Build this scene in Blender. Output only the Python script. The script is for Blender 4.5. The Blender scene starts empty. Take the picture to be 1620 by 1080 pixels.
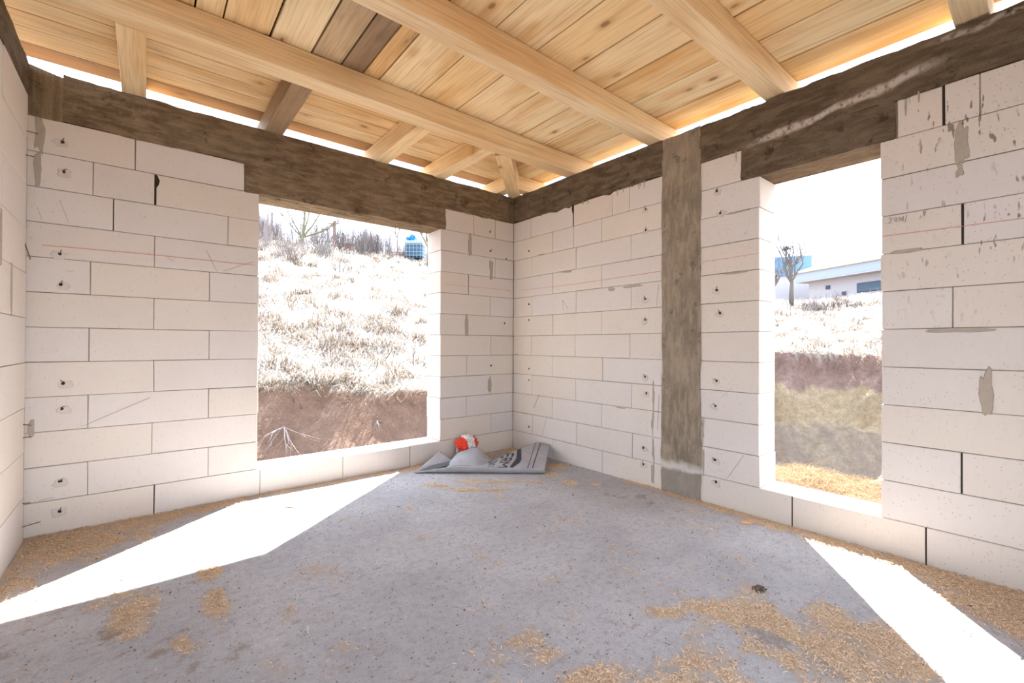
import bpy, bmesh, math, random
import numpy as np
from mathutils import Vector, Matrix, noise as mn
random.seed(7)
RNG = np.random.default_rng(11)
SC = bpy.context.scene
COL = SC.collection

# ------------------------------------------------------------------ camera
F_PX = 707.35
YAW, PITCH, ROLL = 0.88363, 0.00624, 0.0038
CAM = Vector((-3.0396, -3.6837, 1.10))
fw = Vector((math.cos(YAW)*math.cos(PITCH), math.sin(YAW)*math.cos(PITCH), math.sin(PITCH)))
rt = Vector((math.sin(YAW), -math.cos(YAW), 0)); up = rt.cross(fw)
rt2 = rt*math.cos(ROLL)+up*math.sin(ROLL); up2 = up*math.cos(ROLL)-rt*math.sin(ROLL)
cd = bpy.data.cameras.new('camera'); cam = bpy.data.objects.new('camera', cd); COL.objects.link(cam)
cd.sensor_width = 36.0; cd.lens = F_PX/1620*36; cd.clip_start = .02; cd.clip_end = 500
m3 = Matrix((rt2, up2, -fw)).transposed()
cam.matrix_world = Matrix.Translation(CAM) @ m3.to_4x4()
SC.camera = cam

# ------------------------------------------------------------------ light and exposure
SUN_STRENGTH = 7.5
SKY_STRENGTH = 1.15
SC.view_settings.view_transform = 'Standard'; SC.view_settings.look = 'None'
SC.view_settings.gamma = 1.0; SC.view_settings.use_curve_mapping = False
SC.view_settings.exposure = 2.46
sd = bpy.data.lights.new('sun', 'SUN'); sd.energy = SUN_STRENGTH; sd.angle = math.radians(0.6); sd.color = (1.0, .975, .94)
so = bpy.data.objects.new('sun', sd); COL.objects.link(so); so.location = (6, 5, 9)
so.rotation_euler = Vector((-.757, -.594, -1.0)).to_track_quat('-Z', 'Y').to_euler()
wd = bpy.data.worlds.new('sky'); SC.world = wd; wd.use_nodes = True
wt = wd.node_tree; wt.nodes.clear()
wo = wt.nodes.new('ShaderNodeOutputWorld'); wb = wt.nodes.new('ShaderNodeBackground'); wb.inputs[1].default_value = SKY_STRENGTH
wc = wt.nodes.new('ShaderNodeTexCoord'); wm = wt.nodes.new('ShaderNodeMapping'); wm.inputs['Scale'].default_value = (1.2, 1.2, 5.0)
wn = wt.nodes.new('ShaderNodeTexNoise'); wn.inputs['Scale'].default_value = 1.6; wn.inputs['Detail'].default_value = 5; wn.inputs['Roughness'].default_value = .5
wr = wt.nodes.new('ShaderNodeValToRGB'); wr.color_ramp.elements[0].position = .38; wr.color_ramp.elements[0].color = (.28, .355, .49, 1)
wr.color_ramp.elements[1].position = .60; wr.color_ramp.elements[1].color = (.80, .93, 1.12, 1)
for a, b in ((wc.outputs['Generated'], wm.inputs[0]), (wm.outputs[0], wn.inputs[0]), (wn.outputs[0], wr.inputs[0]), (wr.outputs[0], wb.inputs[0]), (wb.outputs[0], wo.inputs[0])):
    wt.links.new(a, b)

# ------------------------------------------------------------------ helpers
def link(name, me, mat=None, parent=None, loc=None, rot=None):
    o = bpy.data.objects.new(name, me); COL.objects.link(o)
    if mat is not None and me is not None:
        me.materials.clear(); me.materials.append(mat)
    if parent is not None: o.parent = parent
    if loc is not None: o.location = loc
    if rot is not None: o.rotation_euler = rot
    return o
def tag(o, label=None, cat=None, group=None, kind=None):
    for k, v in (('label', label), ('category', cat), ('group', group), ('kind', kind)):
        if v: o[k] = v
    return o
def empty(name, loc=(0, 0, 0), rz=0):
    o = bpy.data.objects.new(name, None); COL.objects.link(o); o.location = loc; o.rotation_euler = (0, 0, rz); o.empty_display_size = .1
    return o
def mesh(name, V, Fc, smooth=False):
    me = bpy.data.meshes.new(name); me.from_pydata([tuple(v) for v in V], [], Fc); me.update()
    if smooth: me.polygons.foreach_set('use_smooth', [True]*len(me.polygons))
    return me
def fast_mesh(name, V, Fq):
    """V (n,3) float, Fq (m,k) int, all faces with k corners"""
    me = bpy.data.meshes.new(name); n, m, k = len(V), len(Fq), Fq.shape[1]
    me.vertices.add(n); me.vertices.foreach_set('co', V.astype(np.float32).ravel())
    me.loops.add(m*k); me.loops.foreach_set('vertex_index', Fq.astype(np.int32).ravel())
    me.polygons.add(m); me.polygons.foreach_set('loop_start', np.arange(0, m*k, k, dtype=np.int32))
    me.update(calc_edges=True); me.validate(); return me
def vcol(me, C, name='tint'):
    a = me.color_attributes.new(name, 'FLOAT_COLOR', 'POINT')
    C = np.c_[C, np.ones(len(C))] if C.shape[1] == 3 else C
    a.data.foreach_set('color', C.astype(np.float32).ravel())
def cham_box(dx, dy, dz, c=.004, jit=0.0, rnd=random):
    """box centred on the origin with chamfered edges: 24 points, 44 triangles"""
    V = []; idx = {}
    for sx in (-1, 1):
        for sy in (-1, 1):
            for sz in (-1, 1):
                j = [rnd.uniform(-jit, jit) for _ in range(3)]
                p = (sx*dx/2, sy*dy/2, sz*dz/2); s = (sx, sy, sz)
                for ax in range(3):
                    q = [p[i]-s[i]*c*(0 if i == ax else 1)*rnd.uniform(.7, 1.3)+j[i] for i in range(3)]
                    idx[(sx, sy, sz, ax)] = len(V); V.append(q)
    Fc = []
    def face(keys, n):
        ids = [idx[k] for k in keys]
        P = [Vector(V[i]) for i in ids]; nn = (P[1]-P[0]).cross(P[2]-P[0])
        Fc.append(ids if nn.dot(Vector(n)) > 0 else ids[::-1])
    for ax in range(3):
        o1, o2 = [i for i in range(3) if i != ax]
        for s in (-1, 1):
            ks = []
            for a, b in ((-1, -1), (1, -1), (1, 1), (-1, 1)):
                k = [0]*3; k[ax] = s; k[o1] = a; k[o2] = b; ks.append((k[0], k[1], k[2], ax))
            n = [0]*3; n[ax] = s; face(ks, n)
        for a in (-1, 1):
            for b in (-1, 1):
                k1 = [0]*3; k2 = [0]*3; k1[ax] = -1; k2[ax] = 1
                for k in (k1, k2): k[o1] = a; k[o2] = b
                n = [0]*3; n[o1] = a; n[o2] = b
                face([(*k1, o1), (*k2, o1), (*k2, o2), (*k1, o2)], n)
    for sx in (-1, 1):
        for sy in (-1, 1):
            for sz in (-1, 1):
                face([(sx, sy, sz, 0), (sx, sy, sz, 1), (sx, sy, sz, 2)], (sx, sy, sz))
    return V, Fc
class MB:
    """collects simple solids into one mesh"""
    def __init__(s): s.V = []; s.F = []
    def add(s, V, Fc):
        n = len(s.V); s.V += [tuple(v) for v in V]; s.F += [[i+n for i in f] for f in Fc]
    def box(s, x0, x1, y0, y1, z0, z1, c=None, M=None):
        if c:
            V, Fc = cham_box(x1-x0, y1-y0, z1-z0, c); V = [Vector(v)+Vector(((x0+x1)/2, (y0+y1)/2, (z0+z1)/2)) for v in V]
        else:
            V = [Vector((x, y, z)) for x in (x0, x1) for y in (y0, y1) for z in (z0, z1)]
            Fc = [[0, 1, 3, 2], [4, 6, 7, 5], [0, 4, 5, 1], [2, 3, 7, 6], [0, 2, 6, 4], [1, 5, 7, 3]]
        if M is not None: V = [M @ v for v in V]
        s.add(V, Fc)
    def tube(s, pts, rad, n=5, cap=True):
        pts = [Vector(p) for p in pts]; rings = []
        ref = Vector((.3, .2, 1)).normalized()
        for i, p in enumerate(pts):
            d = (pts[min(i+1, len(pts)-1)]-pts[max(i-1, 0)]).normalized()
            a = d.cross(ref)
            if a.length < .05: a = d.cross(Vector((1, 0, 0)))
            a.normalize(); b = d.cross(a); r = rad[i] if hasattr(rad, '__len__') else rad
            rings.append([p+(a*math.cos(2*math.pi*k/n)+b*math.sin(2*math.pi*k/n))*r for k in range(n)])
        n0 = len(s.V)
        for R in rings: s.V += [tuple(v) for v in R]
        for i in range(len(rings)-1):
            for k in range(n):
                a, b = n0+i*n+k, n0+i*n+(k+1) % n
                s.F.append([a, b, b+n, a+n])
        if cap:
            s.F.append([n0+k for k in range(n)][::-1]); s.F.append([n0+(len(rings)-1)*n+k for k in range(n)])
    def build(s, name, mat, parent=None, smooth=False, **kw):
        return link(name, mesh(name, s.V, s.F, smooth), mat, parent, **kw)

# ------------------------------------------------------------------ materials
class NT:
    def __init__(s, name, rough=.9, spec=.2):
        s.m = bpy.data.materials.new(name); s.m.use_nodes = True; s.t = s.m.node_tree
        s.b = s.t.nodes['Principled BSDF']; s.b.inputs['Roughness'].default_value = rough
        s.b.inputs['Specular IOR Level'].default_value = spec
    def n(s, typ, **kw):
        nd = s.t.nodes.new('ShaderNode'+typ)
        for k, v in kw.items():
            if k.startswith('_'): setattr(nd, k[1:], v)
            else:
                key = int(k[1:]) if (k[0] == 'i' and k[1:].isdigit()) else k.replace('__', ' ')
                s.set(nd.inputs[key], v)
        return nd
    def set(s, inp, v):
        if hasattr(v, 'is_output') or isinstance(v, bpy.types.NodeSocket): s.t.links.new(v, inp)
        elif isinstance(v, bpy.types.Node): s.t.links.new(v.outputs[0], inp)
        else: inp.default_value = v
    def math(s, op, a, b=0.0, c=None, clamp=False):
        nd = s.t.nodes.new('ShaderNodeMath'); nd.operation = op; nd.use_clamp = clamp
        s.set(nd.inputs[0], a); s.set(nd.inputs[1], b)
        if c is not None: s.set(nd.inputs[2], c)
        return nd.outputs[0]
    def mix(s, f, a, b, mode='MIX'):
        nd = s.t.nodes.new('ShaderNodeMix'); nd.data_type = 'RGBA'; nd.blend_type = mode
        s.set(nd.inputs[0], f)
        for i, v in ((6, a), (7, b)):
            s.set(nd.inputs[i], (*v, 1) if isinstance(v, tuple) and len(v) == 3 else v)
        return nd.outputs[2]
    def ramp(s, f, lo, hi, a=0.0, b=1.0):
        nd = s.t.nodes.new('ShaderNodeMapRange'); nd.interpolation_type = 'SMOOTHSTEP'
        s.set(nd.inputs[0], f); s.set(nd.inputs[1], lo); s.set(nd.inputs[2], hi); s.set(nd.inputs[3], a); s.set(nd.inputs[4], b)
        return nd.outputs[0]
    def noise(s, co, scale, detail=3, rough=.5, vec=None, col=False):
        if vec is not None or True:
            mp = s.t.nodes.new('ShaderNodeMapping'); s.t.links.new(co, mp.inputs[0]); mp.inputs['Scale'].default_value = vec or (1, 1, 1); co = mp.outputs[0]
        nd = s.t.nodes.new('ShaderNodeTexNoise'); s.t.links.new(co, nd.inputs['Vector'])
        nd.inputs['Scale'].default_value = scale; nd.inputs['Detail'].default_value = detail; nd.inputs['Roughness'].default_value = rough
        return nd.outputs[1] if col else nd.outputs[0]
    def voro(s, co, scale, out='Distance', rnd=1.0):
        nd = s.t.nodes.new('ShaderNodeTexVoronoi'); s.t.links.new(co, nd.inputs['Vector']); nd.inputs['Scale'].default_value = scale; nd.inputs['Randomness'].default_value = rnd
        return nd.outputs[out]
    def pos(s): return s.t.nodes.new('ShaderNodeNewGeometry').outputs['Position']
    def obj(s): return s.t.nodes.new('ShaderNodeTexCoord').outputs['Object']
    def rnd(s): return s.t.nodes.new('ShaderNodeObjectInfo').outputs['Random']
    def attr(s, name):
        nd = s.t.nodes.new('ShaderNodeAttribute'); nd.attribute_name = name; return nd.outputs['Color']
    def bump(s, h, strength=.3, dist=.004):
        nd = s.t.nodes.new('ShaderNodeBump'); nd.inputs['Strength'].default_value = strength; nd.inputs['Distance'].default_value = dist
        s.t.links.new(h, nd.inputs['Height']); s.t.links.new(nd.outputs[0], s.b.inputs['Normal'])
    def col(s, c): s.set(s.b.inputs['Base Color'], (*c, 1) if isinstance(c, tuple) and len(c) == 3 else c); return s.m
    def xyz(s, co):
        nd = s.t.nodes.new('ShaderNodeSeparateXYZ'); s.t.links.new(co, nd.inputs[0]); return nd.outputs

def block_material(name, flecks=False):
    t = NT(name, .95, .1); P = t.pos(); r = t.rnd()
    base = t.mix(t.ramp(r, .1, .95), (.725, .675, .635), (.735, .665, .585))
    r2 = t.math('FRACT', t.math('MULTIPLY', r, 17.3))
    base = t.mix(t.math('MULTIPLY', r2, .12), base, (.55, .48, .42))
    n1 = t.noise(P, 3.0, 4, .6); base = t.mix(t.ramp(n1, .35, .75, 0, .22), base, (.62, .55, .47))
    n2 = t.noise(P, 55, 3, .6, vec=(1, 1, .35)); base = t.mix(t.ramp(n2, .5, .8, 0, .16), base, (.5, .43, .36))
    v = t.voro(P, 85); sel = t.xyz(t.voro(P, 85, 'Color'))[0]
    pore = t.math('MULTIPLY', t.ramp(v, .16, .30, 1, 0), t.ramp(sel, .93, .95))
    base = t.mix(t.math('MULTIPLY', pore, .4), base, (.25, .18, .13))
    n3 = t.noise(P, 9, 5, .75); st = t.ramp(n3, .70, .76); base = t.mix(t.math('MULTIPLY', st, .3), base, (.42, .35, .28))
    if flecks:
        mp = t.t.nodes.new('ShaderNodeMapping'); mp.inputs['Rotation'].default_value = (math.radians(33), 0, 0); mp.inputs['Scale'].default_value = (1, 1, .3)
        t.t.links.new(P, mp.inputs[0])
        fl = t.ramp(t.noise(mp.outputs[0], 38, 2, .5), .62, .66); zone = t.xyz(P)
        zm = t.math('MULTIPLY', t.ramp(zone[2], 1.1, 1.55), t.ramp(t.noise(P, 4, 2), .38, .55))
        zm = t.math('MULTIPLY', zm, t.ramp(zone[1], -3.1, -3.3))
        base = t.mix(t.math('MULTIPLY', t.math('MULTIPLY', fl, zm), .85), base, (.20, .15, .11))
    t.bump(t.math('ADD', t.math('MULTIPLY', n2, .5), t.math('MULTIPLY', pore, -1.0)), .35, .002)
    return t.col(base)
M_BLOCK = block_material('aerated_block'); M_BLOCKF = block_material('aerated_block_splashed', True)

def concrete_material(name, vec, streak=False, foot=False, dk=(.125, .083, .048), lt=(.22, .165, .105)):
    t = NT(name, .9, .25); P = t.pos()
    a = t.noise(P, 2.2, 5, .65); g = t.noise(P, 26, 4, .65, vec=vec); g2 = t.noise(P, 90, 2, .6, vec=vec); s = t.noise(P, 7, 6, .75)
    c = t.mix(t.ramp(a, .3, .7), dk, lt)
    c = t.mix(t.ramp(g, .38, .66, 0, .65), c, tuple(x*1.55 for x in lt)); c = t.mix(t.ramp(g2, .55, .8, 0, .35), c, (.12, .085, .06))
    c = t.mix(t.ramp(s, .56, .66, 0, .75), c, tuple(x*.5 for x in dk)); c = t.mix(t.ramp(s, .30, .44, .55, 0), c, tuple(x*1.7 for x in lt))
    gr = t.noise(P, 190, 3, .7); c = t.mix(t.ramp(gr, .52, .68, 0, .5), c, tuple(x*.55 for x in dk)); vv = t.voro(P, 60); c = t.mix(t.math('MULTIPLY', t.ramp(vv, .10, .2, .7, 0), t.ramp(t.xyz(t.voro(P, 60, 'Color'))[0], .80, .85)), c, (.04, .028, .02))
    if streak:
        x = t.xyz(P)
        def seg(y0, z0, y1, z1, w):
            tt = t.math('DIVIDE', t.math('SUBTRACT', y0, x[1]), y0-y1)
            line = t.math('ADD', z0, t.math('MULTIPLY', tt, z1-z0)); line = t.math('ADD', line, t.math('MULTIPLY', t.math('SUBTRACT', t.noise(P, 5, 4), .5), .10))
            d = t.math('ABSOLUTE', t.math('SUBTRACT', x[2], line))
            inside = t.math('MULTIPLY', t.ramp(tt, -.15, .15), t.ramp(tt, .85, 1.15, 1, 0))
            return t.math('MULTIPLY', t.math('MULTIPLY', t.ramp(d, .2*w, w, 1, 0), inside), t.ramp(t.noise(P, 30, 5, .7), .32, .55))
        c = t.mix(t.math('MULTIPLY', seg(-2.45, 2.40, -3.28, 2.50, .035), .8), c, (.66, .59, .53))
        c = t.mix(t.math('MULTIPLY', seg(-3.3, 2.60, -3.75, 2.63, .02), .6), c, (.62, .56, .48))
    if foot:
        x = t.xyz(P); z = t.math('ADD', x[2], t.math('MULTIPLY', t.math('SUBTRACT', t.noise(P, 9, 4), .5), .10))
        b = t.math('MULTIPLY', t.ramp(z, .16, .19), t.ramp(z, .20, .26, 1, 0)); c = t.mix(t.math('MULTIPLY', b, .7), c, (.78, .75, .71))
        c = t.mix(t.ramp(z, .14, .20, .6, 0), c, (.27, .25, .23))
        c = t.mix(.18, c, (.5, .45, .38))
    t.bump(t.math('ADD', g, t.math('MULTIPLY', s, .8)), .6, .006)
    return t.col(c)
M_CX = concrete_material('board_marked_concrete_x', (.22, 1, 1)); M_CY = concrete_material('board_marked_concrete_y', (1, .22, 1), streak=True, dk=(.085, .058, .036), lt=(.15, .112, .075))
M_CZ = concrete_material('board_marked_concrete_upright', (1, 1, .22), foot=True, dk=(.135, .098, .062), lt=(.27, .21, .145))
M_CC = concrete_material('concrete_upright', (1, 1, .08))

def mortar_material():
    t = NT('mortar', .95, .1); P = t.pos(); n = t.noise(P, 30, 4, .7)
    t.bump(n, .5, .003); return t.col(t.mix(n, (.20, .165, .13), (.40, .345, .28)))
M_MORTAR = mortar_material()
def smear_material():
    t = NT('mortar_smear', .95, .1); P = t.pos(); n = t.noise(P, 40, 4, .7)
    t.bump(n, .4, .002); return t.col(t.mix(n, (.36, .31, .25), (.50, .44, .36)))
M_SMEAR = smear_material()
def plain(name, c, rough=.8, metal=0, var=.12, scale=40):
    t = NT(name, rough, .3); t.b.inputs['Metallic'].default_value = metal
    n = t.noise(t.pos(), scale, 3, .6)
    return t.col(t.mix(t.math('MULTIPLY', n, 1.0), tuple(max(0, x*(1-var)) for x in c), tuple(min(1, x*(1+var)) for x in c)))
M_DARK = plain('recess_shade_dark', (.03, .022, .018)); M_RUST = plain('rusty_tie', (.13, .07, .045), .7)  # the dark tone paints shade inside holes and gaps
M_PATCH = plain('chipped_block', (.62, .57, .52)); M_RED = plain('red_chalk', (.62, .26, .19)); M_PENCIL = plain('pencil_mark', (.34, .28, .24))

def wood_material(name, ca, cb, cc, dark=(.30, .15, .06), knots=True, dirt=0.0):
    t = NT(name, .7, .25); O = t.obj(); r = t.rnd()
    off = t.n('CombineXYZ', X=t.math('MULTIPLY', r, 37.0), Y=t.math('MULTIPLY', r, 91.0), Z=t.math('MULTIPLY', r, 13.0))
    add = t.t.nodes.new('ShaderNodeVectorMath'); add.operation = 'ADD'; t.t.links.new(O, add.inputs[0]); t.t.links.new(off.outputs[0], add.inputs[1]); Q = add.outputs[0]
    c = t.mix(t.ramp(r, .0, 1.0), ca, cb)
    big = t.noise(Q, 2.0, 3, .55, vec=(.5, 2.2, 2.2)); c = t.mix(t.ramp(big, .44, .70, 0, .8), c, cc)
    g = t.noise(Q, 9, 5, .6, vec=(.16, 5, 5)); c = t.mix(t.ramp(g, .5, .72, 0, .38), c, dark if False else tuple(x*.72 for x in cc))
    g2 = t.noise(Q, 60, 2, .5, vec=(.05, 1.6, 1.6)); c = t.mix(t.ramp(g2, .45, .75, 0, .35), c, tuple(x*.55 for x in cc))
    if knots:
        warp = t.t.nodes.new('ShaderNodeVectorMath'); warp.operation = 'MULTIPLY'; t.t.links.new(Q, warp.inputs[0]); warp.inputs[1].default_value = (.55, 1, .0)
        v = t.voro(warp.outputs[0], 6.0); sel = t.xyz(t.voro(warp.outputs[0], 6.0, 'Color'))
        kr = t.ramp(sel[1], 0, 1, .06, .12)
        k = t.math('MULTIPLY', t.ramp(t.math('DIVIDE', v, kr), .6, 1.15, 1, 0), t.ramp(sel[0], .25, .3))
        halo = t.math('MULTIPLY', t.ramp(v, .05, .30, 1, 0), t.ramp(sel[0], .25, .3))
        c = t.mix(t.math('MULTIPLY', halo, .55), c, tuple(x*.75 for x in cc)); c = t.mix(t.math('MULTIPLY', k, .8), c, dark)
    if dirt:
        d = t.noise(Q, 3.5, 6, .75, vec=(.6, 2, 2)); c = t.mix(t.ramp(d, .5, .75, 0, dirt), c, (.16, .10, .06))
    t.bump(t.math('ADD', g2, g), .25, .002)
    return t.col(c)
M_BOARD = wood_material('pine_board', (.96, .79, .50), (.92, .66, .34), (.76, .43, .16))
M_BOARDX = wood_material('pine_board_eave', (.90, .67, .38), (.84, .57, .28), (.68, .38, .14), dirt=.35)
M_JOIST = wood_material('planed_joist', (.91, .72, .46), (.89, .69, .42), (.76, .50, .25), knots=False)
M_JOISTK = wood_material('pine_stub', (.93, .71, .42), (.90, .67, .37), (.76, .47, .20))
M_BROWN = wood_material('weathered_board', (.36, .24, .14), (.42, .28, .17), (.22, .14, .08), dirt=.5)
M_TAN = wood_material('tan_board', (.60, .44, .27), (.64, .47, .28), (.42, .29, .17), dirt=.35)
M_FASC = wood_material('edge_board_painted_shade', (.50, .30, .15), (.54, .33, .16), (.36, .20, .09), dirt=.35)  # shade on the edge board is put into its darker browns
M_CRACK = wood_material('split_orange_board', (.80, .52, .24), (.78, .50, .22), (.55, .28, .09), dirt=.7)

# ------------------------------------------------------------------ walls
ZT = 2.388; H = .2; WT = .25; ZR = 2.66
wall_back = link('wall_back', None); wall_right = link('wall_right', None); wall_left = link('wall_left', None)
for w in (wall_back, wall_right, wall_left): w['kind'] = 'structure'

def block(wall, axis, u0, u1, z0, z1, gl=.0015, gr=.0015, th=WT, mat=None, plane=0.0, sgn=1, out=None):
    """one block: axis 0 runs along x (front face y=plane), axis 1 along y (front face x=plane)"""
    u0 += gl; u1 -= gr; z0 += .0016; z1 -= .0016
    out = random.uniform(-.0018, .0018) if out is None else out
    V, Fc = cham_box(u1-u0, th, z1-z0, random.uniform(.0018, .0034), .0008)
    if axis == 1:
        V = [(v[1], v[0], v[2]) for v in V]; Fc = [f[::-1] for f in Fc]
        loc = (plane+sgn*th/2+out, (u0+u1)/2, (z0+z1)/2)
    else: loc = ((u0+u1)/2, plane+sgn*th/2+out, (z0+z1)/2)
    return link('block', mesh('block', V, Fc), mat or M_BLOCK, wall, loc=loc)

def course(wall, axis, k, cuts, gaps={}, mat=None, lo=None, z=None, **kw):
    z1 = ZT-H*k; z0 = z1-H
    if z: z0, z1 = z
    if lo is not None: z0 = lo
    cuts = sorted(cuts)
    for i in range(len(cuts)-1):
        g0 = gaps.get(cuts[i], .0015); g1 = gaps.get(cuts[i+1], .0015)
        m = mat(cuts[i]) if callable(mat) else mat
        block(wall, axis, cuts[i], cuts[i+1], z0, z1, g0, g1, mat=m, **kw)

L0 = -3.555
JL, JR = -2.403, -.893
A_left = {1: [-3.289, -2.995], 2: [-3.196, -2.595], 3: [-2.997], 4: [-3.297, -2.701], 5: [-2.998], 6: [-3.3, -2.7], 7: [-2.995], 8: [-3.302, -2.702], 9: [-3.002], 10: [-3.301, -2.701]}
A_right = {1: [-.579], 2: [-.247], 3: [-.575], 4: [-.308], 5: [-.589], 6: [-.298], 7: [-.59], 8: [-.304], 9: [-.594], 10: [-.294]}
course(wall_back, 0, 0, [L0-.08, -3.096, -2.498], {-3.096: .003}); course(wall_back, 0, 0, [-.842, -.516, -.249, 0.0], {-.249: .003})
for k in range(1, 11):
    e = random.uniform(-.004, .004)
    g = {-2.995: .005 if k == 1 else .0015, -3.196: .003, -.575: .004 if k == 3 else .0015}
    course(wall_back, 0, k, [L0-.08]+A_left[k]+[JL+e], g)
    course(wall_back, 0, k, [JR+random.uniform(-.003, .003)]+A_right[k]+[0.0], g)
course(wall_back, 0, 11, [L0-.08, -2.988, -2.387, -1.791, -1.194, -.6, 0.0], {-2.988: .003, -1.194: .003}, lo=-.02)

JB0, JB1 = -2.478, -3.087
CB0, CB1 = -1.785, -2.08
END = -4.45
fm = lambda c: M_BLOCKF
course(wall_right, 1, 0, [CB0, -1.48, -1.306, -.861, -.28, 0.0], {-.861: .006}); course(wall_right, 1, 0, [-2.364, CB1])
course(wall_right, 1, 0, [END, -4.05, -3.456, -3.332, -3.155], {-3.332: .005}, mat=fm)
B_mid = {1: [-.594, -.868, -1.193], 2: [-.299, -.899, -1.496], 3: [-.596, -1.194], 4: [-.301, -.901, -1.497], 5: [-.598, -1.195], 6: [-.291, -.888, -1.486], 7: [-.595, -1.206], 8: [-.301, -.896, -1.503], 9: [-.593, -1.198], 10: [-.311, -.909, -1.511]}
B_far = {1: [-3.397, -3.99], 2: [-3.70], 3: [-3.397, -4.0], 4: [-3.68], 5: [-3.362, -3.96], 6: [-3.70], 7: [-3.479, -4.07], 8: [-3.78], 9: [-3.392, -3.99], 10: [-3.75]}
for k in range(1, 11):
    course(wall_right, 1, k, [CB0-(.012 if k == 8 else 0)]+B_mid[k]+[0.0])
    course(wall_right, 1, k, [JB0+random.uniform(-.004, .004), CB1])
    course(wall_right, 1, k, [END]+B_far[k]+[JB1+random.uniform(-.004, .004)], {-3.397: .005 if k == 3 else .0015, -3.392: .003}, mat=fm if k < 6 else None)
course(wall_right, 1, 11, [CB0-.01, -1.205, -.602, 0.0], lo=-.02); course(wall_right, 1, 11, [END, -3.86, -3.264, -2.662, CB1], {-3.264: .003, -2.662: .003}, lo=-.02)
# left partition: 25 cm courses
zl = [-.02, .237, .487, .737, .987, 1.237, 1.487, 1.737, 1.987, 2.237, 2.480]
for i in range(10):
    cuts = [END, -3.6, -3.0, -2.4, -1.8, -1.2, -.6, -.045] if i % 2 else [END, -3.9, -3.3, -2.7, -2.1, -1.5, -.9, -.045]
    course(wall_left, 1, 0, cuts, z=(zl[i], zl[i+1]), th=.12, plane=L0, sgn=-1)
mb = MB(); mb.box(L0-.12, L0-.006, -.047, .02, -.02, ZR-.01); mb.build('mortar_bed', M_SMEAR, wall_left)
mb = MB(); mb.box(L0-.114, L0-.008, END+.01, -.05, -.02, 2.48); mb.build('mortar_bed', M_MORTAR, wall_left)

light_block_wall = link('light_block_wall', None); light_block_wall['kind'] = 'structure'  # unseen partial wall, added to keep light off the right wall
for k in range(12):
    course(light_block_wall, 0, k, [-1.5, -.9, -.3, 0.0] if k % 2 else [-1.5, -1.2, -.6, 0.0], plane=END-.02, sgn=-1, lo=-.02 if k == 11 else None)
mb = MB(); mb.box(-1.49, -.01, END-.26, END-.03, -.02, ZR-.01); mb.build('mortar_bed', M_MORTAR, light_block_wall)
# mortar cores behind the blocks (they close every joint)
mb = MB(); d0, d1 = .010, .240
mb.box(L0-.06, JL-.01, d0, d1, -.02, ZT-.002); mb.box(JR+.01, -.004, d0, d1, -.02, ZT-.002); mb.box(JL-.01, JR+.01, d0, d1, -.02, ZT-11*H-.006)
mb.build('mortar_bed', M_MORTAR, wall_back)
mb = MB()
mb.box(d0, d1, JB0+.01, -.004, -.02, ZT-.002); mb.box(d0, d1, END+.01, JB1-.01, -.02, ZT-.002); mb.box(d0, d1, JB1-.01, JB0+.01, -.02, ZT-11*H-.006)
mb.build('mortar_bed', M_MORTAR, wall_right)
# outer corner where the two walls meet
mb = MB(); mb.box(.002, .25, .002, .25, -.02, 2.64, c=.004); mb.build('corner_column', M_CC, wall_back)

def cast(name, wall, axis, u0, u1, z0, z1, mat, th=WT, plane=0.0, sgn=1, steps=None, rag_lo=.006, rag_hi=.005, proud=.004, res=.03, rag_u=0.0, seed=0):
    """cast concrete body: a closed solid whose front carries form-board steps and an uneven edge"""
    nu = max(2, int((u1-u0)/res)); nz = max(3, int((z1-z0)/.022)); V = []; Fc = []
    def put(u, f, z):
        V.append((u, plane+sgn*f, z) if axis == 0 else (plane+sgn*f, u, z)); return len(V)-1
    grid = []
    for i in range(nu+1):
        row = []
        for j in range(nz+1):
            u = u0+(u1-u0)*i/nu; z = z0+(z1-z0)*j/nz
            st = 0.0
            for (zz, dd) in (steps or []):
                if z > zz: st += dd
            nz_ = mn.noise(Vector((u*3+seed, z*5, 3.1)))*.003+mn.noise(Vector((u*14+seed, z*30, 1.7)))*.0014
            zz2 = z
            if j == 0: zz2 += mn.noise(Vector((u*9+seed, 5.5, 0)))*rag_lo+mn.noise(Vector((u*31+seed, 2.5, 0)))*rag_lo*.6
            if j == nz: zz2 += mn.noise(Vector((u*7+seed, 9.5, 0)))*rag_hi+mn.noise(Vector((u*27+seed, 1.5, 0)))*rag_hi*.7
            uu = u
            if i in (0, nu) and rag_u: uu += mn.noise(Vector((z*9+seed, 7.5, i)))*rag_u+mn.noise(Vector((z*30, 3.5, i)))*rag_u*.5
            row.append(put(uu, -proud-st+nz_, zz2))
        grid.append(row)
    back = [[put(u, th, z) for z in (z0, z1)] for u in (u0, u1)]
    flip = (axis == 0) == (sgn > 0)
    def q(f): Fc.append(f if flip else f[::-1])
    for i in range(nu):
        for j in range(nz): q([grid[i][j], grid[i+1][j], grid[i+1][j+1], grid[i][j+1]])
    b00, b01 = back[0]; b10, b11 = back[1]
    q([b10, b00, b01, b11])
    q([grid[i][0] for i in range(nu+1)][::-1]+[b00, b10]); q([grid[i][nz] for i in range(nu+1)]+[b11, b01])
    q([grid[0][j] for j in range(nz+1)][::-1][::-1][::-1]+[b00, b01]); q([grid[nu][j] for j in range(nz+1)]+[b11, b10])
    me = mesh(name, V, Fc); return link(name, me, mat, wall)
cast('ring_beam', wall_back, 0, -3.42, -.09, ZT, ZR, M_CX, steps=[(ZT+.135, .003), (ZT+.21, -.002)], rag_lo=.014, rag_hi=.012, seed=1)
cast('beam_end', wall_back, 0, L0-.1, -3.42, ZT, ZR-.005, M_CC, proud=.008, rag_hi=.02, rag_lo=.012, seed=5)
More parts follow.
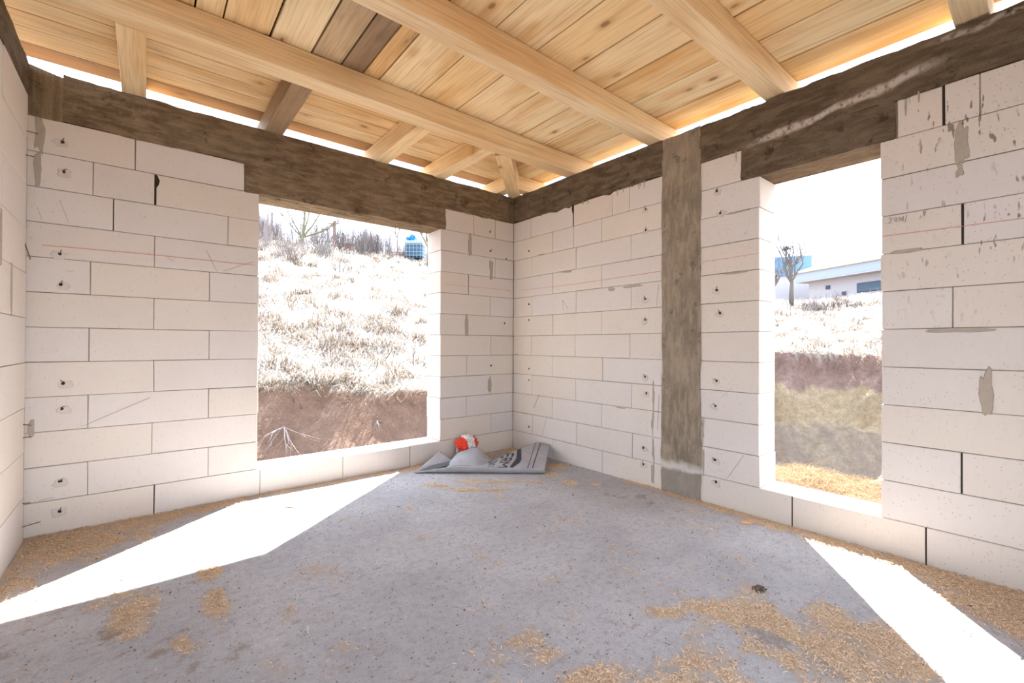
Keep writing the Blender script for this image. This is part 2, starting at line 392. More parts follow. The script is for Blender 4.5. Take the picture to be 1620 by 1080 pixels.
cast('beam_end', wall_back, 0, -.09, 0.25, ZT, ZR-.004, M_CC, proud=.002, seed=6)
cast('lintel', wall_back, 0, -2.498, -.842, ZT-H-.002, ZT+.002, M_CX, proud=.003, rag_lo=.008, rag_u=.01, seed=2)
cast('ring_beam', wall_right, 1, CB0, 0.0, ZT, ZR-.002, M_CY, rag_lo=.03, steps=[(ZT+.12, .003)], seed=3)
cast('ring_beam', wall_right, 1, END, CB1, ZT, ZR-.012, M_CY, rag_lo=.012, rag_hi=.012, steps=[(ZT+.1, .004), (ZT+.19, -.002)], seed=8)
cast('lintel', wall_right, 1, -3.157, -2.364, ZT-H-.002, ZT+.002, M_CY, proud=.004, rag_lo=.010, rag_u=.02, seed=9)
cast('column', wall_right, 1, CB1-.006, CB0+.004, -.02, ZR-.006, M_CZ, proud=.007, rag_u=.010, rag_lo=0, seed=4)
cast('ring_beam', wall_left, 1, END, -.03, 2.48, ZR, M_CY, th=.12, plane=L0, sgn=-1, rag_lo=.012, rag_hi=.012, seed=12)

# details on the walls: u along the wall, z up; w(axis)->placing on the face
def onface(axis, u, z, d, plane=0.0, sgn=1):
    return (u, plane-sgn*d, z) if axis == 0 else (plane-sgn*d, u, z)
def decal(name, wall, axis, pts, th, mat, plane=0.0, sgn=1):
    """thin irregular plate (pts = outline in (u,z)) standing th proud of the face, bevelled to nothing at its rim"""
    n = len(pts); cu = sum(p[0] for p in pts)/n; cz = sum(p[1] for p in pts)/n
    V = [onface(axis, u, z, -.001, plane, sgn) for u, z in pts]+[onface(axis, cu+(u-cu)*.86, cz+(z-cz)*.9, th, plane, sgn) for u, z in pts]
    Fc = [[i, (i+1) % n, n+(i+1) % n, n+i] for i in range(n)]+[[n+i for i in range(n)]]
    me = mesh(name, V, Fc); bm = bmesh.new(); bm.from_mesh(me); bmesh.ops.recalc_face_normals(bm, faces=bm.faces)
    bm.to_mesh(me); bm.free(); return link(name, me, mat, wall)
def blob_pts(u, z, w, h, n=22, jag=.25, seed=0):
    P = []
    for i in range(n):
        a = 2*math.pi*i/n; r = 1+mn.noise(Vector((math.cos(a)*1.6+seed, math.sin(a)*1.6, seed*.7)))*jag*2
        P.append((u+math.copysign(abs(math.cos(a))**.75, math.cos(a))*w/2*r, z+math.copysign(abs(math.sin(a))**.8, math.sin(a))*h/2*r))
    return P
for i, (u, z, w, h) in enumerate([(-.555, 2.075, .045, .20), (-.297, 1.87, .045, .215), (-.592, 1.28, .038, .185), (-.312, .69, .045, .175), (-3.515, 2.29, .045, .20), (-3.52, 2.09, .035, .19), (-3.535, .61, .03, .09)]):
    decal('mortar_smear', wall_back, 0, blob_pts(u, z, w, h, seed=i*3.1), .004, M_SMEAR)
for i, (u, z, w, h) in enumerate([(-3.395, 2.08, .055, .22), (-3.39, 1.945, .03, .06), (-3.475, .875, .05, .20), (-3.19, 1.59, .13, .022), (-3.36, 1.175, .22, .02), (-.78, 1.78, .13, .018), (-1.52, 1.572, .18, .018), (-1.30, 1.567, .07, .025), (-2.33, 1.58, .17, .016), (-.44, 1.99, .12, .014), (-2.35, 1.985, .14, .014), (-.05, .99, .09, .014), (-1.4, .58, .1, .012)]):
    decal('mortar_smear', wall_right, 1, blob_pts(u, z, w, h, seed=20+i*2.3, jag=.3), .004, M_SMEAR)
for i, (u, z, w, h) in enumerate([(-.40, 1.36, .03, .28), (-.62, 1.55, .03, .26)]):
    decal('mortar_smear', wall_left, 1, blob_pts(u, z, w, h, seed=70+i), .004, M_SMEAR, plane=L0, sgn=-1)
def tie_spot(wall, axis, u, z, r, seed, rod=True):
    random.seed(seed)
    decal('chipped_patch', wall, axis, blob_pts(u+random.uniform(-.3, .3)*r, z-r*.25, r*1.9, r*1.4, n=28, seed=seed*.77, jag=.22), .0026, M_PATCH)
    decal('tie_hole_shade', wall, axis, blob_pts(u, z, .016+.006*random.random(), .016+.006*random.random(), n=9, seed=seed*.5), .0036, M_DARK)  # dark plate painting the shade of the hole; no recess is cut
    if rod:
        a = random.uniform(-1.2, 1.2); mb = MB(); p0 = onface(axis, u, z, 0.0); p1 = onface(axis, u+.006*math.sin(a), z+.012, .012); p2 = onface(axis, u+.016*math.sin(a), z+.026*math.cos(a), .016)
        mb.tube([p0, p1, p2], .0022, 5); mb.build('wall_tie', M_RUST, wall)
for i, (u, z) in enumerate([(-3.42, 2.27), (-3.414, 2.098), (-3.426, 1.615), (-3.422, 1.438), (-3.408, .863), (-3.412, .715), (-3.417, .293), (-3.416, .12)]):
    tie_spot(wall_back, 0, u, z, .035, 100+i)
for i, (u, z) in enumerate([(-.316, 2.249), (-.307, 2.055), (-.293, .881), (-.3, .72), (-.1, 2.0), (-.12, 1.32)]): tie_spot(wall_back, 0, u, z, .012, 120+i, i < 2)
for i, (u, z) in enumerate([(-1.635, 2.165), (-1.636, 2.001), (-1.631, 1.459), (-1.632, 1.295), (-1.633, .848), (-1.644, .72), (-1.617, .29), (-1.617, .161), (-2.199, 2.162), (-2.225, 2.003), (-2.2, 1.477), (-2.222, 1.319), (-2.2, .855), (-2.192, .681), (-2.188, .31), (-2.197, .16)]):
    tie_spot(wall_right, 1, u, z, .032, 140+i)
for i, (u, z) in enumerate([(-.25, 2.057), (-.253, 1.511), (-.254, 1.349), (-.257, .851), (-.257, .735), (-.26, .257)]): tie_spot(wall_right, 1, u, z, .012, 170+i, False)
for i, (z, L, dz) in enumerate([(2.565, .05, -.012), (2.27, .045, -.004), (2.135, .03, 0), (1.66, .02, -.10), (.65, .03, -.01), (.575, .03, .003), (.215, .03, -.003), (.085, .07, .012)]):
    mb = MB(); mb.tube([(L0-.005, -.075, z), (L0+L, -.07, z+dz)], .0026, 5); mb.build('wall_tie', M_RUST, wall_left)
def strip(name, wall, axis, pts, w, mat, d=.0022):
    mb = MB()
    for (u0, z0), (u1, z1) in zip(pts, pts[1:]):
        dx, dz = u1-u0, z1-z0; l = math.hypot(dx, dz); nx, nz = -dz/l*w/2, dx/l*w/2
        q = [(u0-nx, z0-nz), (u1-nx, z1-nz), (u1+nx, z1+nz), (u0+nx, z0+nz)]
        V = [onface(axis, a, b, dd) for dd in (-.002, d) for a, b in q]
        mb.add(V, [[0, 1, 2, 3], [4, 5, 6, 7], [0, 1, 5, 4], [1, 2, 6, 5], [2, 3, 7, 6], [3, 0, 4, 7]])
    return mb.build(name, mat, wall)
strip('chalk_line', wall_back, 0, [(-3.50, 1.658), (-2.995, 1.666), (-2.43, 1.664)], .003, M_RED)
strip('chalk_line', wall_back, 0, [(-.85, 1.668), (-.3, 1.672), (-.03, 1.668)], .002, M_RED)
strip('chalk_line', wall_right, 1, [(-.13, 1.665), (-.85, 1.653), (-1.765, 1.662)], .003, M_RED)
strip('chalk_line', wall_right, 1, [(-2.09, 1.684), (-2.47, 1.690)], .0022, M_RED); strip('chalk_line', wall_right, 1, [(-3.092, 1.683), (-3.7, 1.671)], .0022, M_RED)
for pts in ([(-3.52, 1.87), (-3.50, 1.80)], [(-3.43, 1.93), (-3.39, 1.80)], [(-2.62, 1.60), (-2.44, 1.69)], [(-2.72, 1.73), (-2.66, 1.60)], [(-3.33, .60), (-3.01, .75)], [(-2.93, 1.655), (-2.9, 1.64)], [(-3.40, 1.52), (-3.37, 1.52)], [(-3.5, .20), (-3.44, .205)]):
    strip('pencil_mark', wall_back, 0, pts, .0018, M_PENCIL)
for pts in ([(-.80, 1.43), (-.73, 1.52), (-.74, 1.43)], [(-.33, .46), (-.41, .60)], [(-.45, .19), (-.52, .38)], [(-2.3, .81), (-2.24, .75)], [(-2.27, .20), (-2.38, .38)], [(-3.120, 1.772), (-3.127, 1.778), (-3.134, 1.770), (-3.120, 1.748), (-3.136, 1.748)], [(-3.142, 1.765), (-3.148, 1.774), (-3.156, 1.765), (-3.150, 1.748), (-3.142, 1.765)], [(-3.162, 1.745), (-3.166, 1.772), (-3.172, 1.752), (-3.180, 1.774), (-3.178, 1.745)], [(-3.186, 1.740), (-3.194, 1.776)], [(-2.38, 1.82), (-2.40, 1.85)], [(-1.73, 1.40), (-1.75, 1.56)], [(-1.74, .45), (-1.755, .72)]):
    strip('pencil_mark', wall_right, 1, pts, .0018, M_PENCIL)
def joint_gap_shade(wall, axis, u, z0, z1, w):  # dark strip set in the joint, its shade given by colour
    mb = MB(); q = [(u-w/2, z0), (u+w/2, z0), (u+w/2, z1), (u-w/2, z1)]
    mb.add([onface(axis, a, b, dd) for dd in (-.008, -.003) for a, b in q], [[0, 1, 2, 3], [4, 5, 6, 7], [0, 1, 5, 4], [1, 2, 6, 5], [2, 3, 7, 6], [3, 0, 4, 7]]); mb.build('joint_gap_shade', M_DARK, wall)
for wl, ax, u, k, w in ((wall_back, 0, -2.995, 1, .010), (wall_back, 0, -.575, 3, .008), (wall_back, 0, -2.988, 11, .006), (wall_right, 1, -3.332, 0, .010), (wall_right, 1, -3.397, 3, .010), (wall_right, 1, -.861, 0, .012), (wall_right, 1, -3.392, 9, .006), (wall_right, 1, -3.264, 11, .006), (wall_back, 0, -3.196, 2, .006), (wall_right, 1, -2.662, 11, .006)):
    joint_gap_shade(wl, ax, u, ZT-H*(k+1)+.004, ZT-H*k-.004, w)
decal('joint_gap_shade', wall_back, 0, [(-3.0, 2.182), (-2.985, 2.183), (-2.972, 2.150), (-2.978, 2.12), (-2.992, 2.095), (-3.0, 2.10)], .0025, M_DARK)  # dark plate that paints the shade of an open gap
decal('joint_gap_shade', wall_right, 1, [(-.868, 2.40), (-.85, 2.395), (-.846, 2.34), (-.86, 2.30), (-.868, 2.33)], .006, M_DARK)
# dribbles of concrete below the ring beam
for u, l in ((-1.62, .06), (-1.57, .05), (-1.585, .035), (-1.36, .05), (-1.42, .035), (-1.04, .04), (-.98, .03), (-2.33, .07), (-3.19, .10), (-3.24, .05)):
    decal('mortar_dribble', wall_right, 1, [(u-.004, ZT+.01), (u+.004, ZT+.01), (u+.003, ZT-l*.6), (u, ZT-l), (u-.003, ZT-l*.6)], .004, M_SMEAR)
for z0, z1, u in ((.02, .185, -1.70), (.2, .38, -1.705), (.40, .58, -1.70), (.6, .78, -1.705), (.2, .39, -2.10), (.4, .58, -2.10)):
    decal('mortar_dribble', wall_right, 1, blob_pts(u, (z0+z1)/2, .022, (z1-z0)*.95, seed=z0*31+u, jag=.5), .0025, M_SMEAR)

# ------------------------------------------------------------------ floor
BL = []   # sawdust blobs: x, y, rx, ry, angle, weight
def blob(x, y, rx, ry, a=0, w=1.0): BL.append((x, y, rx, ry, math.radians(a), w))
for x in np.arange(-3.5, -1.3, .12): blob(x, -.01, .13, .08+.42*max(0, (-2.45-x)/1.1), 0, 1.2)
blob(-3.3, -.35, .35, .24, 30, 1.1); blob(-3.48, -.75, .12, .3, 0, .9)
for x in np.arange(-1.3, 0, .12): blob(x, -.06, .14, .10, 0, .9)
for y in np.arange(-4.3, -1.5, .12): blob(-.02, y, .05+.16*max(0, (-1.8-y)/1.8), .13, 0, 1.15)
blob(-.25, -3.45, .16, .3, -20, 1.1); blob(-.38, -3.62, .14, .22, 0, 1.0)
blob(-3.08, -1.3, .10, .24, 10, 1.15); blob(-3.10, -1.15, .12, .12, 0, 1.); blob(-3.06, -1.46, .07, .08, 0, 1.2)
blob(-2.80, -1.12, .055, .10, 0, 1.1); blob(-2.80, -1.4, .06, .2, 0, 1.1); blob(-2.93, -1.63, .04, .1, 0, .8)
blob(-1.90, -2.40, .09, .07, 30, .8); blob(-1.70, -2.46, .05, .07, 0, .8); blob(-1.95, -2.55, .09, .05, 0, .8)
for q in ((-1.22, -2.80, .14, .10), (-1.10, -2.95, .11, .22), (-1.12, -3.22, .22, .2), (-.98, -3.25, .2, .2), (-1.3, -3.05, .13, .10), (-1.52, -2.93, .16, .09), (-1.75, -2.95, .3, .12), (-1.5, -3.3, .3, .2), (-1.9, -2.72, .13, .07), (-1.38, -2.66, .10, .05), (-.88, -3.1, .12, .12)): blob(*q, -35, 1.05)
for q in ((-1.26, -.62, .10, .05), (-1.18, -.84, .14, .08), (-.80, -.92, .10, .05), (-.98, -.98, .09, .05), (-.62, -1.05, .10, .04), (-.42, -1.22, .09, .06), (-.40, -.98, .12, .08), (-.18, -.85, .12, .12), (-.30, -1.38, .05, .04), (-.9, -.8, .3, .07), (-1.05, -1.12, .06, .05)): blob(*q, -40, 1.0)
HO = [(-1.33, -2.84, .07, .10), (-1.22, -3.0, .035, .08), (-1.42, -3.06, .08, .08), (-1.62, -3.12, .06, .05)]
def vnoise(X, Y, s, seed=0):
    """cheap smooth value noise on arrays"""
    x = X*s+seed*13.7; y = Y*s+seed*7.1; xi = np.floor(x).astype(int); yi = np.floor(y).astype(int); fx = x-xi; fy = y-yi
    fx = fx*fx*(3-2*fx); fy = fy*fy*(3-2*fy)
    def h(a, b):
        v = np.sin(a*127.1+b*311.7+seed*74.7)*43758.5453; return v-np.floor(v)
    return (h(xi, yi)*(1-fx)+h(xi+1, yi)*fx)*(1-fy)+(h(xi, yi+1)*(1-fx)+h(xi+1, yi+1)*fx)*fy
def fbm(X, Y, s, o=4, seed=0):
    r = 0; a = .5; t = 0
    for i in range(o): r = r+a*vnoise(X, Y, s*2**i, seed+i); t += a; a *= .55
    return r/t
def dust(X, Y):
    m = np.zeros_like(X)
    for (x, y, rx, ry, a, w) in BL:
        dx, dy = X-x, Y-y; u = (dx*math.cos(a)+dy*math.sin(a))/rx; v = (-dx*math.sin(a)+dy*math.cos(a))/ry
        m = np.maximum(m, w*np.clip(1.35-np.sqrt(u*u+v*v), 0, 1))
    for (x, y, rx, ry) in HO:
        m *= np.clip((np.sqrt(((X-x)/rx)**2+((Y-y)/ry)**2)-.6)*1.5, 0, 1)
    return np.clip((m+(fbm(X, Y, 9, 5, 3)-.5)*1.7-.24)*1.25, 0, 1)
xs = np.linspace(-3.68, .0, 246); ys = np.linspace(-4.45, .0, 297); GX, GY = np.meshgrid(xs, ys, indexing='ij')
GZ = (fbm(GX, GY, 1.3, 3, 9)-.5)*.008+(fbm(GX, GY, 12, 3, 5)-.5)*.003
dm = dust(GX, GY)
dirt = np.clip((fbm(GX*1.0+GY*.5, GY*1.0-GX*.5, 7, 5, 21)-.52)*4, 0, 1)*np.clip(1.2-np.hypot(GX+3.2, GY+1.6)/1.0, 0, 1)
dirt = np.maximum(dirt, np.clip((fbm(GX, GY, 8, 4, 33)-.50)*4, 0, 1)*np.clip(1.2-np.hypot((GX+.35)/.5, (GY+1.7)/.9), 0, 1)*.9)
dirt = np.maximum(dirt, np.clip((fbm(GX, GY, 5, 5, 41)-.42)*4, 0, 1)*np.clip(1.25-np.hypot((GX+1.5)/.9, (GY+3.1)/.6), 0, 1)*.8)
dirt = np.maximum(dirt, np.clip((fbm(GX, GY, 10, 4, 51)-.55)*5, 0, 1)*.35)
nx, ny = len(xs), len(ys)
I = np.arange(nx*ny).reshape(nx, ny)
FQ = np.stack([I[:-1, :-1], I[1:, :-1], I[1:, 1:], I[:-1, 1:]], -1).reshape(-1, 4)
me = fast_mesh('floor', np.c_[GX.ravel(), GY.ravel(), GZ.ravel()], FQ)
vcol(me, np.c_[dm.ravel(), dirt.ravel(), np.zeros(nx*ny)], 'mask')
def floor_material():
    t = NT('screed', .85, .3); P = t.pos(); mk = t.xyz(t.attr('mask'))
    a = t.noise(P, 1.6, 5, .6); c = t.mix(t.ramp(a, .3, .7), (.375, .36, .37), (.49, .475, .485))
    b = t.noise(P, 28, 5, .7); c = t.mix(t.ramp(b, .42, .68, 0, .5), c, (.30, .28, .27)); c = t.mix(t.ramp(t.noise(P, 5, 4, .6), .5, .75, 0, .45), c, (.50, .48, .48))
    h = t.noise(P, 150, 2, .5); c = t.mix(t.ramp(h, .57, .66, 0, .45), c, (.22, .185, .16))
    s = t.noise(P, 17, 5, .72, vec=(1, 1.6, 1)); big = t.noise(P, 2.5, 3, .6)
    sp = t.math('MULTIPLY', t.ramp(s, .57, .64), t.ramp(big, .3, .6)); c = t.mix(t.math('MULTIPLY', sp, .6), c, (.27, .21, .17))
    v = t.voro(P, 42); sel = t.xyz(t.voro(P, 42, 'Color'))[0]
    dot = t.math('MULTIPLY', t.ramp(v, .12, .24, 1, 0), t.ramp(sel, .66, .72)); c = t.mix(t.math('MULTIPLY', dot, .7), c, (.17, .13, .11))
    c = t.mix(t.math('MULTIPLY', t.ramp(t.math('ADD', mk[1], t.math('MULTIPLY', t.math('SUBTRACT', t.noise(P, 34, 6, .8), .5), 1.9)), .35, .85), .8), c, (.255, .195, .145))
    wood = t.mix(t.noise(P, 120, 3, .7), (.46, .33, .22), (.74, .57, .38))
    f = t.ramp(t.math('ADD', mk[0], t.math('MULTIPLY', t.math('SUBTRACT', t.noise(P, 45, 5, .75), .5), 1.5)), .2, .95)
    c = t.mix(t.math('MULTIPLY', t.ramp(mk[0], .0, .45), .35), c, (.42, .35, .28)); c = t.mix(t.math('MULTIPLY', f, .85), c, wood)
    t.bump(t.math('ADD', b, t.math('MULTIPLY', h, .6)), .45, .004); return t.col(c)
fl = link('floor', me, floor_material(), None); fl['kind'] = 'structure'
me.polygons.foreach_set('use_smooth', [True]*len(me.polygons))
mb = MB(); mb.box(-3.72, .25, -4.5, .25, -.35, -.03); mb.build('slab', M_CC, fl)

def height(x, y): return (fbm(x, y, 1.3, 3, 9)-.5)*.008+(fbm(x, y, 12, 3, 5)-.5)*.003
# shavings and sawdust, nobody could count them
n = 230000; X = RNG.uniform(-3.54, -.005, n); Y = RNG.uniform(-4.2, -.005, n)
keep = RNG.random(n) < np.clip(dust(X, Y)*1.0, 0, 1)**1.2+.006; X = X[keep]; Y = Y[keep]
dcam = np.hypot(X-CAM.x, Y-CAM.y); keep = (RNG.random(len(X)) < np.clip(3.2/dcam, .35, 1)); X = X[keep]; Y = Y[keep]; n = len(X)
ang = RNG.uniform(0, math.pi, n); L = RNG.uniform(.003, .0105, n); W = RNG.uniform(.0008, .0020, n); Z = height(X, Y)+RNG.uniform(.001, .007, n)
lift = RNG.uniform(0, .006, n); dx, dy = np.cos(ang), np.sin(ang)
V = np.empty((n, 6, 3))
for k, (a, dz) in enumerate(((-1, 0), (0, 1), (1, 0))):
    V[:, k, 0] = X+dx*L*a-dy*W; V[:, k, 1] = Y+dy*L*a+dx*W; V[:, k, 2] = Z+lift*dz
    V[:, 5-k, 0] = X+dx*L*a+dy*W; V[:, 5-k, 1] = Y+dy*L*a-dx*W; V[:, 5-k, 2] = Z+lift*dz+.0008
B = (np.arange(n)*6)[:, None]; Fq = np.concatenate([B+np.array([0, 1, 4, 5]), B+np.array([1, 2, 3, 4])])
me = fast_mesh('sawdust', V.reshape(-1, 3), Fq)
tn = np.repeat(RNG.random(n), 6); tc = np.array([.54, .35, .21])[None]*(1-tn[:, None])+np.array([.84, .65, .46])[None]*tn[:, None]; vcol(me, tc)
def tint_material(name, rough=.9, mul=1.0, trans=False):
    t = NT(name, rough, .1); c = t.attr('tint')
    return t.col(c)
M_TINT = tint_material('sawdust_tint')
tag(link('sawdust', me, M_TINT), 'orange wood shavings and sawdust strewn over the grey screed', 'sawdust', kind='stuff')
# crumbs of dry mortar
n = 3800; X = RNG.uniform(-3.5, -.03, n); Y = RNG.uniform(-4.1, -.03, n); R = RNG.uniform(.001, .0036, n)*np.where(RNG.random(n) < .05, 1.9, 1)
Z = height(X, Y)+R*.5; O = np.array([[1, 0, 0], [0, 1, 0], [-1, 0, 0], [0, -1, 0], [0, 0, .7], [0, 0, -.7]])
th = RNG.uniform(0, 6.28, n); ox = O[None, :, 0]*RNG.uniform(.6, 1.5, (n, 1)); oy = O[None, :, 1]*RNG.uniform(.6, 1.3, (n, 1))
V = np.stack([X[:, None]+R[:, None]*(ox*np.cos(th)[:, None]-oy*np.sin(th)[:, None]), Y[:, None]+R[:, None]*(ox*np.sin(th)[:, None]+oy*np.cos(th)[:, None]), Z[:, None]+R[:, None]*O[None, :, 2]], -1)
T = np.array([[0, 1, 4], [1, 2, 4], [2, 3, 4], [3, 0, 4], [1, 0, 5], [2, 1, 5], [3, 2, 5], [0, 3, 5]])
me = fast_mesh('mortar_crumbs', V.reshape(-1, 3), ((np.arange(n)*6)[:, None, None]+T[None]).reshape(-1, 3))
tag(link('mortar_crumbs', me, plain('crumb', (.22, .17, .14))), 'small dark crumbs of dry mortar scattered over the screed floor', 'crumbs', kind='stuff')
# a few larger offcuts that can be picked out one by one
def offcut(name, x, y, pts, th, mat, label, cat, rz=0):
    n = len(pts); z = float(height(np.array([x]), np.array([y]))[0])+.002
    V = [(a, b, 0) for a, b in pts]+[(a*.9, b*.9, th) for a, b in pts]
    Fc = [list(range(n))[::-1], [n+i for i in range(n)]]+[[i, (i+1) % n, n+(i+1) % n, n+i] for i in range(n)]
    return tag(link(name, mesh(name, V, Fc), mat, loc=(x, y, z), rot=(0, 0, rz)), label, cat)
M_CHIP = plain('wood_chip', (.62, .38, .20))
offcut('wood_chip', -.168, -2.464, [(-.035, -.01), (-.01, -.022), (.03, -.015), (.038, .008), (.01, .02), (-.025, .014)], .008, M_CHIP, 'reddish wood chip lying by the sill of the right window', 'wood chip', -.8)
mb = MB(); r_ = random.Random(3)
for k in range(90):
    q = r_.gauss(0, .014), r_.gauss(0, .011); a = r_.uniform(0, 6.28); l = r_.uniform(.003, .010); z = r_.uniform(.002, .012)*math.exp(-(q[0]**2+q[1]**2)/.0006)+.001
    mb.tube([(q[0]-math.cos(a)*l, q[1]-math.sin(a)*l, z), (q[0]+math.cos(a)*l, q[1]+math.sin(a)*l, z+r_.uniform(-.001, .004))], r_.uniform(.001, .0028), 4)
tag(mb.build('debris_clump', plain('debris', (.17, .12, .085), var=.5, scale=90), loc=(-.895, -2.828, 0)), 'small dark clump of debris on the bare floor near the right sunlit patch', 'debris')
offcut('wood_splinter', -2.93, -.17, [(-.06, -.004), (.05, -.007), (.07, .002), (-.02, .006)], .005, M_CHIP, 'thin wood splinter lying in the shavings under the left wall', 'splinter', .1)
offcut('wood_splinter', -2.28, -.42, [(-.045, -.004), (.035, -.005), (.05, .001), (-.02, .005)], .004, M_CHIP, 'thin splinter lying in the sunlit patch below the left window', 'splinter', -.5)
offcut('wood_splinter', -2.55, -1.86, [(-.03, -.0015), (.03, -.002), (.032, .001), (-.02, .002)], .003, plain('pale_chip', (.75, .68, .58)), 'pale thin splinter on the bare grey floor left of centre', 'splinter', 1.3)

# ------------------------------------------------------------------ ceiling: joists and boards
ceiling = link('ceiling', None); ceiling['kind'] = 'structure'; ceiling.location = (0, 0, 0)
ZD = 2.81
def timber(name, x0, x1, y0, y1, z0, z1, mat, along='x', label=None, ends=None, c=.003):
    """straight timber; local x runs along the grain"""
    L, Wd = (x1-x0, y1-y0) if along == 'x' else (y1-y0, x1-x0)
    V, Fc = cham_box(L, Wd, z1-z0, c, .001)
    if ends:   # mitre: shift the end points in proportion to their place across
        V = [(v[0]+(ends[0]*v[1] if v[0] < 0 else ends[1]*v[1]), v[1], v[2]) for v in V]
    o = link(name, mesh(name, V, Fc), mat, ceiling, loc=((x0+x1)/2, (y0+y1)/2, (z0+z1)/2), rot=(0, 0, 0 if along == 'x' else math.pi/2))
    if label: o['label'] = label
    return o
for (y0, y1, lab) in ((-.905, -.775, None), (-1.77, -1.65, None), (-2.62, -2.503, None), (-3.49, -3.37, None)):
    timber('joist', -3.75, .42, y0, y1, ZR, ZD, M_JOIST, c=.004)
timber('joist', -3.75, .42, -4.35, -4.23, ZR, ZD, M_JOIST, c=.004)
for (x0, x1, m, lab) in ((-3.163, -3.044, M_JOISTK, None), (-2.37, -2.25, M_BROWN, 'dark weathered short joist'), (-1.54, -1.42, M_JOISTK, None), (-.965, -.85, M_JOISTK, None)):
    timber('short_joist', x0, x1, -.775, .47, ZR, ZD, m, 'y', lab, c=.004)
# hip timber to the corner
V, Fc = cham_box(1.26, .13, .15, .004, .001)
o = link('short_joist', mesh('short_joist', V, Fc), M_JOISTK, ceiling, loc=(-.315, -.33, ZR+.075), rot=(0, 0, math.radians(45))); o.scale = (1.0, 1, 1)
timber('short_joist', -.225, -.12, -.13, .45, ZR+.01, ZD, M_JOISTK, 'y'); timber('short_joist', -.13, .42, -.235, -.13, ZR+.01, ZD, M_JOISTK, 'x')
# deck boards
TH = .024
def deck(x0, x1, y0, y1, mat=M_BOARD, g=.0032, dz=0.0, label=None, along='y', ends=None):
    g *= 1.75; z = ZD+.001+dz+random.uniform(0, .003)
    if along == 'y': return timber('board', x0+g, x1-g, y0, y1, z, z+TH, mat, 'y', label, ends, c=.0015)
    return timber('board', x0, x1, y0+g, y1-g, z, z+TH, mat, 'x', label, ends, c=.0015)
XJ = [-3.75, -3.44, -3.15, -2.855, -2.733, -2.513, -2.291, -2.121, -1.986, -1.879, -1.587, -1.287, -.98, -.673, -.424, -.387, -.068, .24]
SP = {-2.291: (M_TAN, 'dull tan board'), -2.121: (M_BROWN, 'greyish brown weathered board'), -1.986: (M_CRACK, 'orange board with dark splits')}
for a, b in zip(XJ, XJ[1:]):
    m, lab = SP.get(a, (M_BOARD, None)); deck(a, b, -1.71, -.906 if False else -.84, m, label=lab, g=.004 if a in (-2.513,) else .0024)
XK = [-3.75, -3.44, -3.13, -2.80, -2.50, -2.18, -1.877, -1.584, -1.285, -.979, -.671, -.376, -.070, .24]
for a, b in zip(XK, XK[1:]): deck(a, b, -4.5, -1.712, M_BOARD, g=.0045 if a == -.979 else .0024)
# eave strip along the back wall: boards run along x and are mitred on the hip line
YJ = [-.84, -.63, -.444, -.295, -.133, .045]
for a, b in zip(YJ, YJ[1:]):
    m = (a+b)/2; L = m+.03-(-3.75); deck(-3.75, m-.01, a, b, M_BOARDX, along='x', ends=(0, 1), g=.0018)
deck(-3.75, .10, .049, .235, M_FASC, along='x', ends=(0, 1), dz=.004, g=.004, label='edge board with shade painted into its brown')
XH = [-.84, -.62, -.40, -.19, .02, .24]
for a, b in zip(XH, XH[1:]):
    m = (a+b)/2; deck(a, b, -.84, m-.01, M_BOARDX if a < -.3 else M_BOARD, along='y', ends=(0, -1), g=.0018)

mb = MB(); mb.box(-3.8, .245, -4.5, .235, ZD+.045, ZD+.06); mb.build('light_block_sheet', M_DARK, ceiling)  # unseen dark sheet, added to block sky light through the board gaps
mb = MB(); mb.box(-3.8, -3.6, -4.5, .23, ZD+.03, ZD+.045); mb.build('batten', M_BROWN, ceiling)

# ------------------------------------------------------------------ roofing membrane and rag in the corner
def membrane_material():
    t = NT('membrane', .6, .3); P = t.pos(); n = t.noise(P, 180, 2, .6); a = t.noise(P, 9, 3, .6)
    c = t.mix(t.ramp(a, .3, .7), (.34, .335, .35), (.42, .41, .425)); c = t.mix(t.ramp(n, .4, .7, 0, .25), c, (.27, .265, .275)); t.bump(n, .2, .001)
    return t.col(c)
M_MEM = membrane_material(); M_INK = plain('membrane_print', (.045, .045, .055), .6)
mem = empty('roofing_membrane', (-1.252, -.212, 0), math.atan2(-.717, .839))
tag(mem, 'folded grey roofing membrane with black print lying in the room corner', 'membrane')
def pl(t, P):
    for (a, b), (c, d) in zip(P, P[1:]):
        if t <= c: return b+(d-b)*(t-a)/(c-a)
    return P[-1][1]
W_ = [(0, .012), (.12, .08), (.3, .12), (.5, .16), (.6, .20), (.66, .25), (.73, .35), (.83, .48), (.97, .62), (1.104, .55)]
HB = [(0, .004), (.3, .02), (.5, .035), (.6, .045), (.66, .058), (.75, .088), (.87, .122), (1.0, .14), (1.104, .13)]
HF = [(0, .003), (.08, .018), (.2, .04), (.35, .055), (.6, .05), (.9, .046), (1.104, .044)]
def msurf(a, b):
    """a along the front fold 0..1.104, b 0..1 from front foot over the fold to the back edge -> local x, y, z"""
    w = pl(a, W_); hf = pl(a, HF); hb = pl(a, HB)
    if b < .12:
        t = b/.12; ang = t*math.pi*.62
        return (a, .012-.022*math.sin(ang), .003+hf*(1-math.cos(ang))/1.37)
    t = (b-.12)/.88; y = .012+(w-.012)*t
    z = hf+(hb-hf)*t**.9+.003*math.sin(a*17+t*5)*t*(1-t)*4
    return (a+.15*y*max(0, min(1, (a-.5)/.3)), y-.006, max(z, .004))
nu, nv = 60, 26; V = [msurf(1.104*i/nu, j/nv) for i in range(nu+1) for j in range(nv+1)]
Fc = [[i*(nv+1)+j, (i+1)*(nv+1)+j, (i+1)*(nv+1)+j+1, i*(nv+1)+j+1] for i in range(nu) for j in range(nv)]
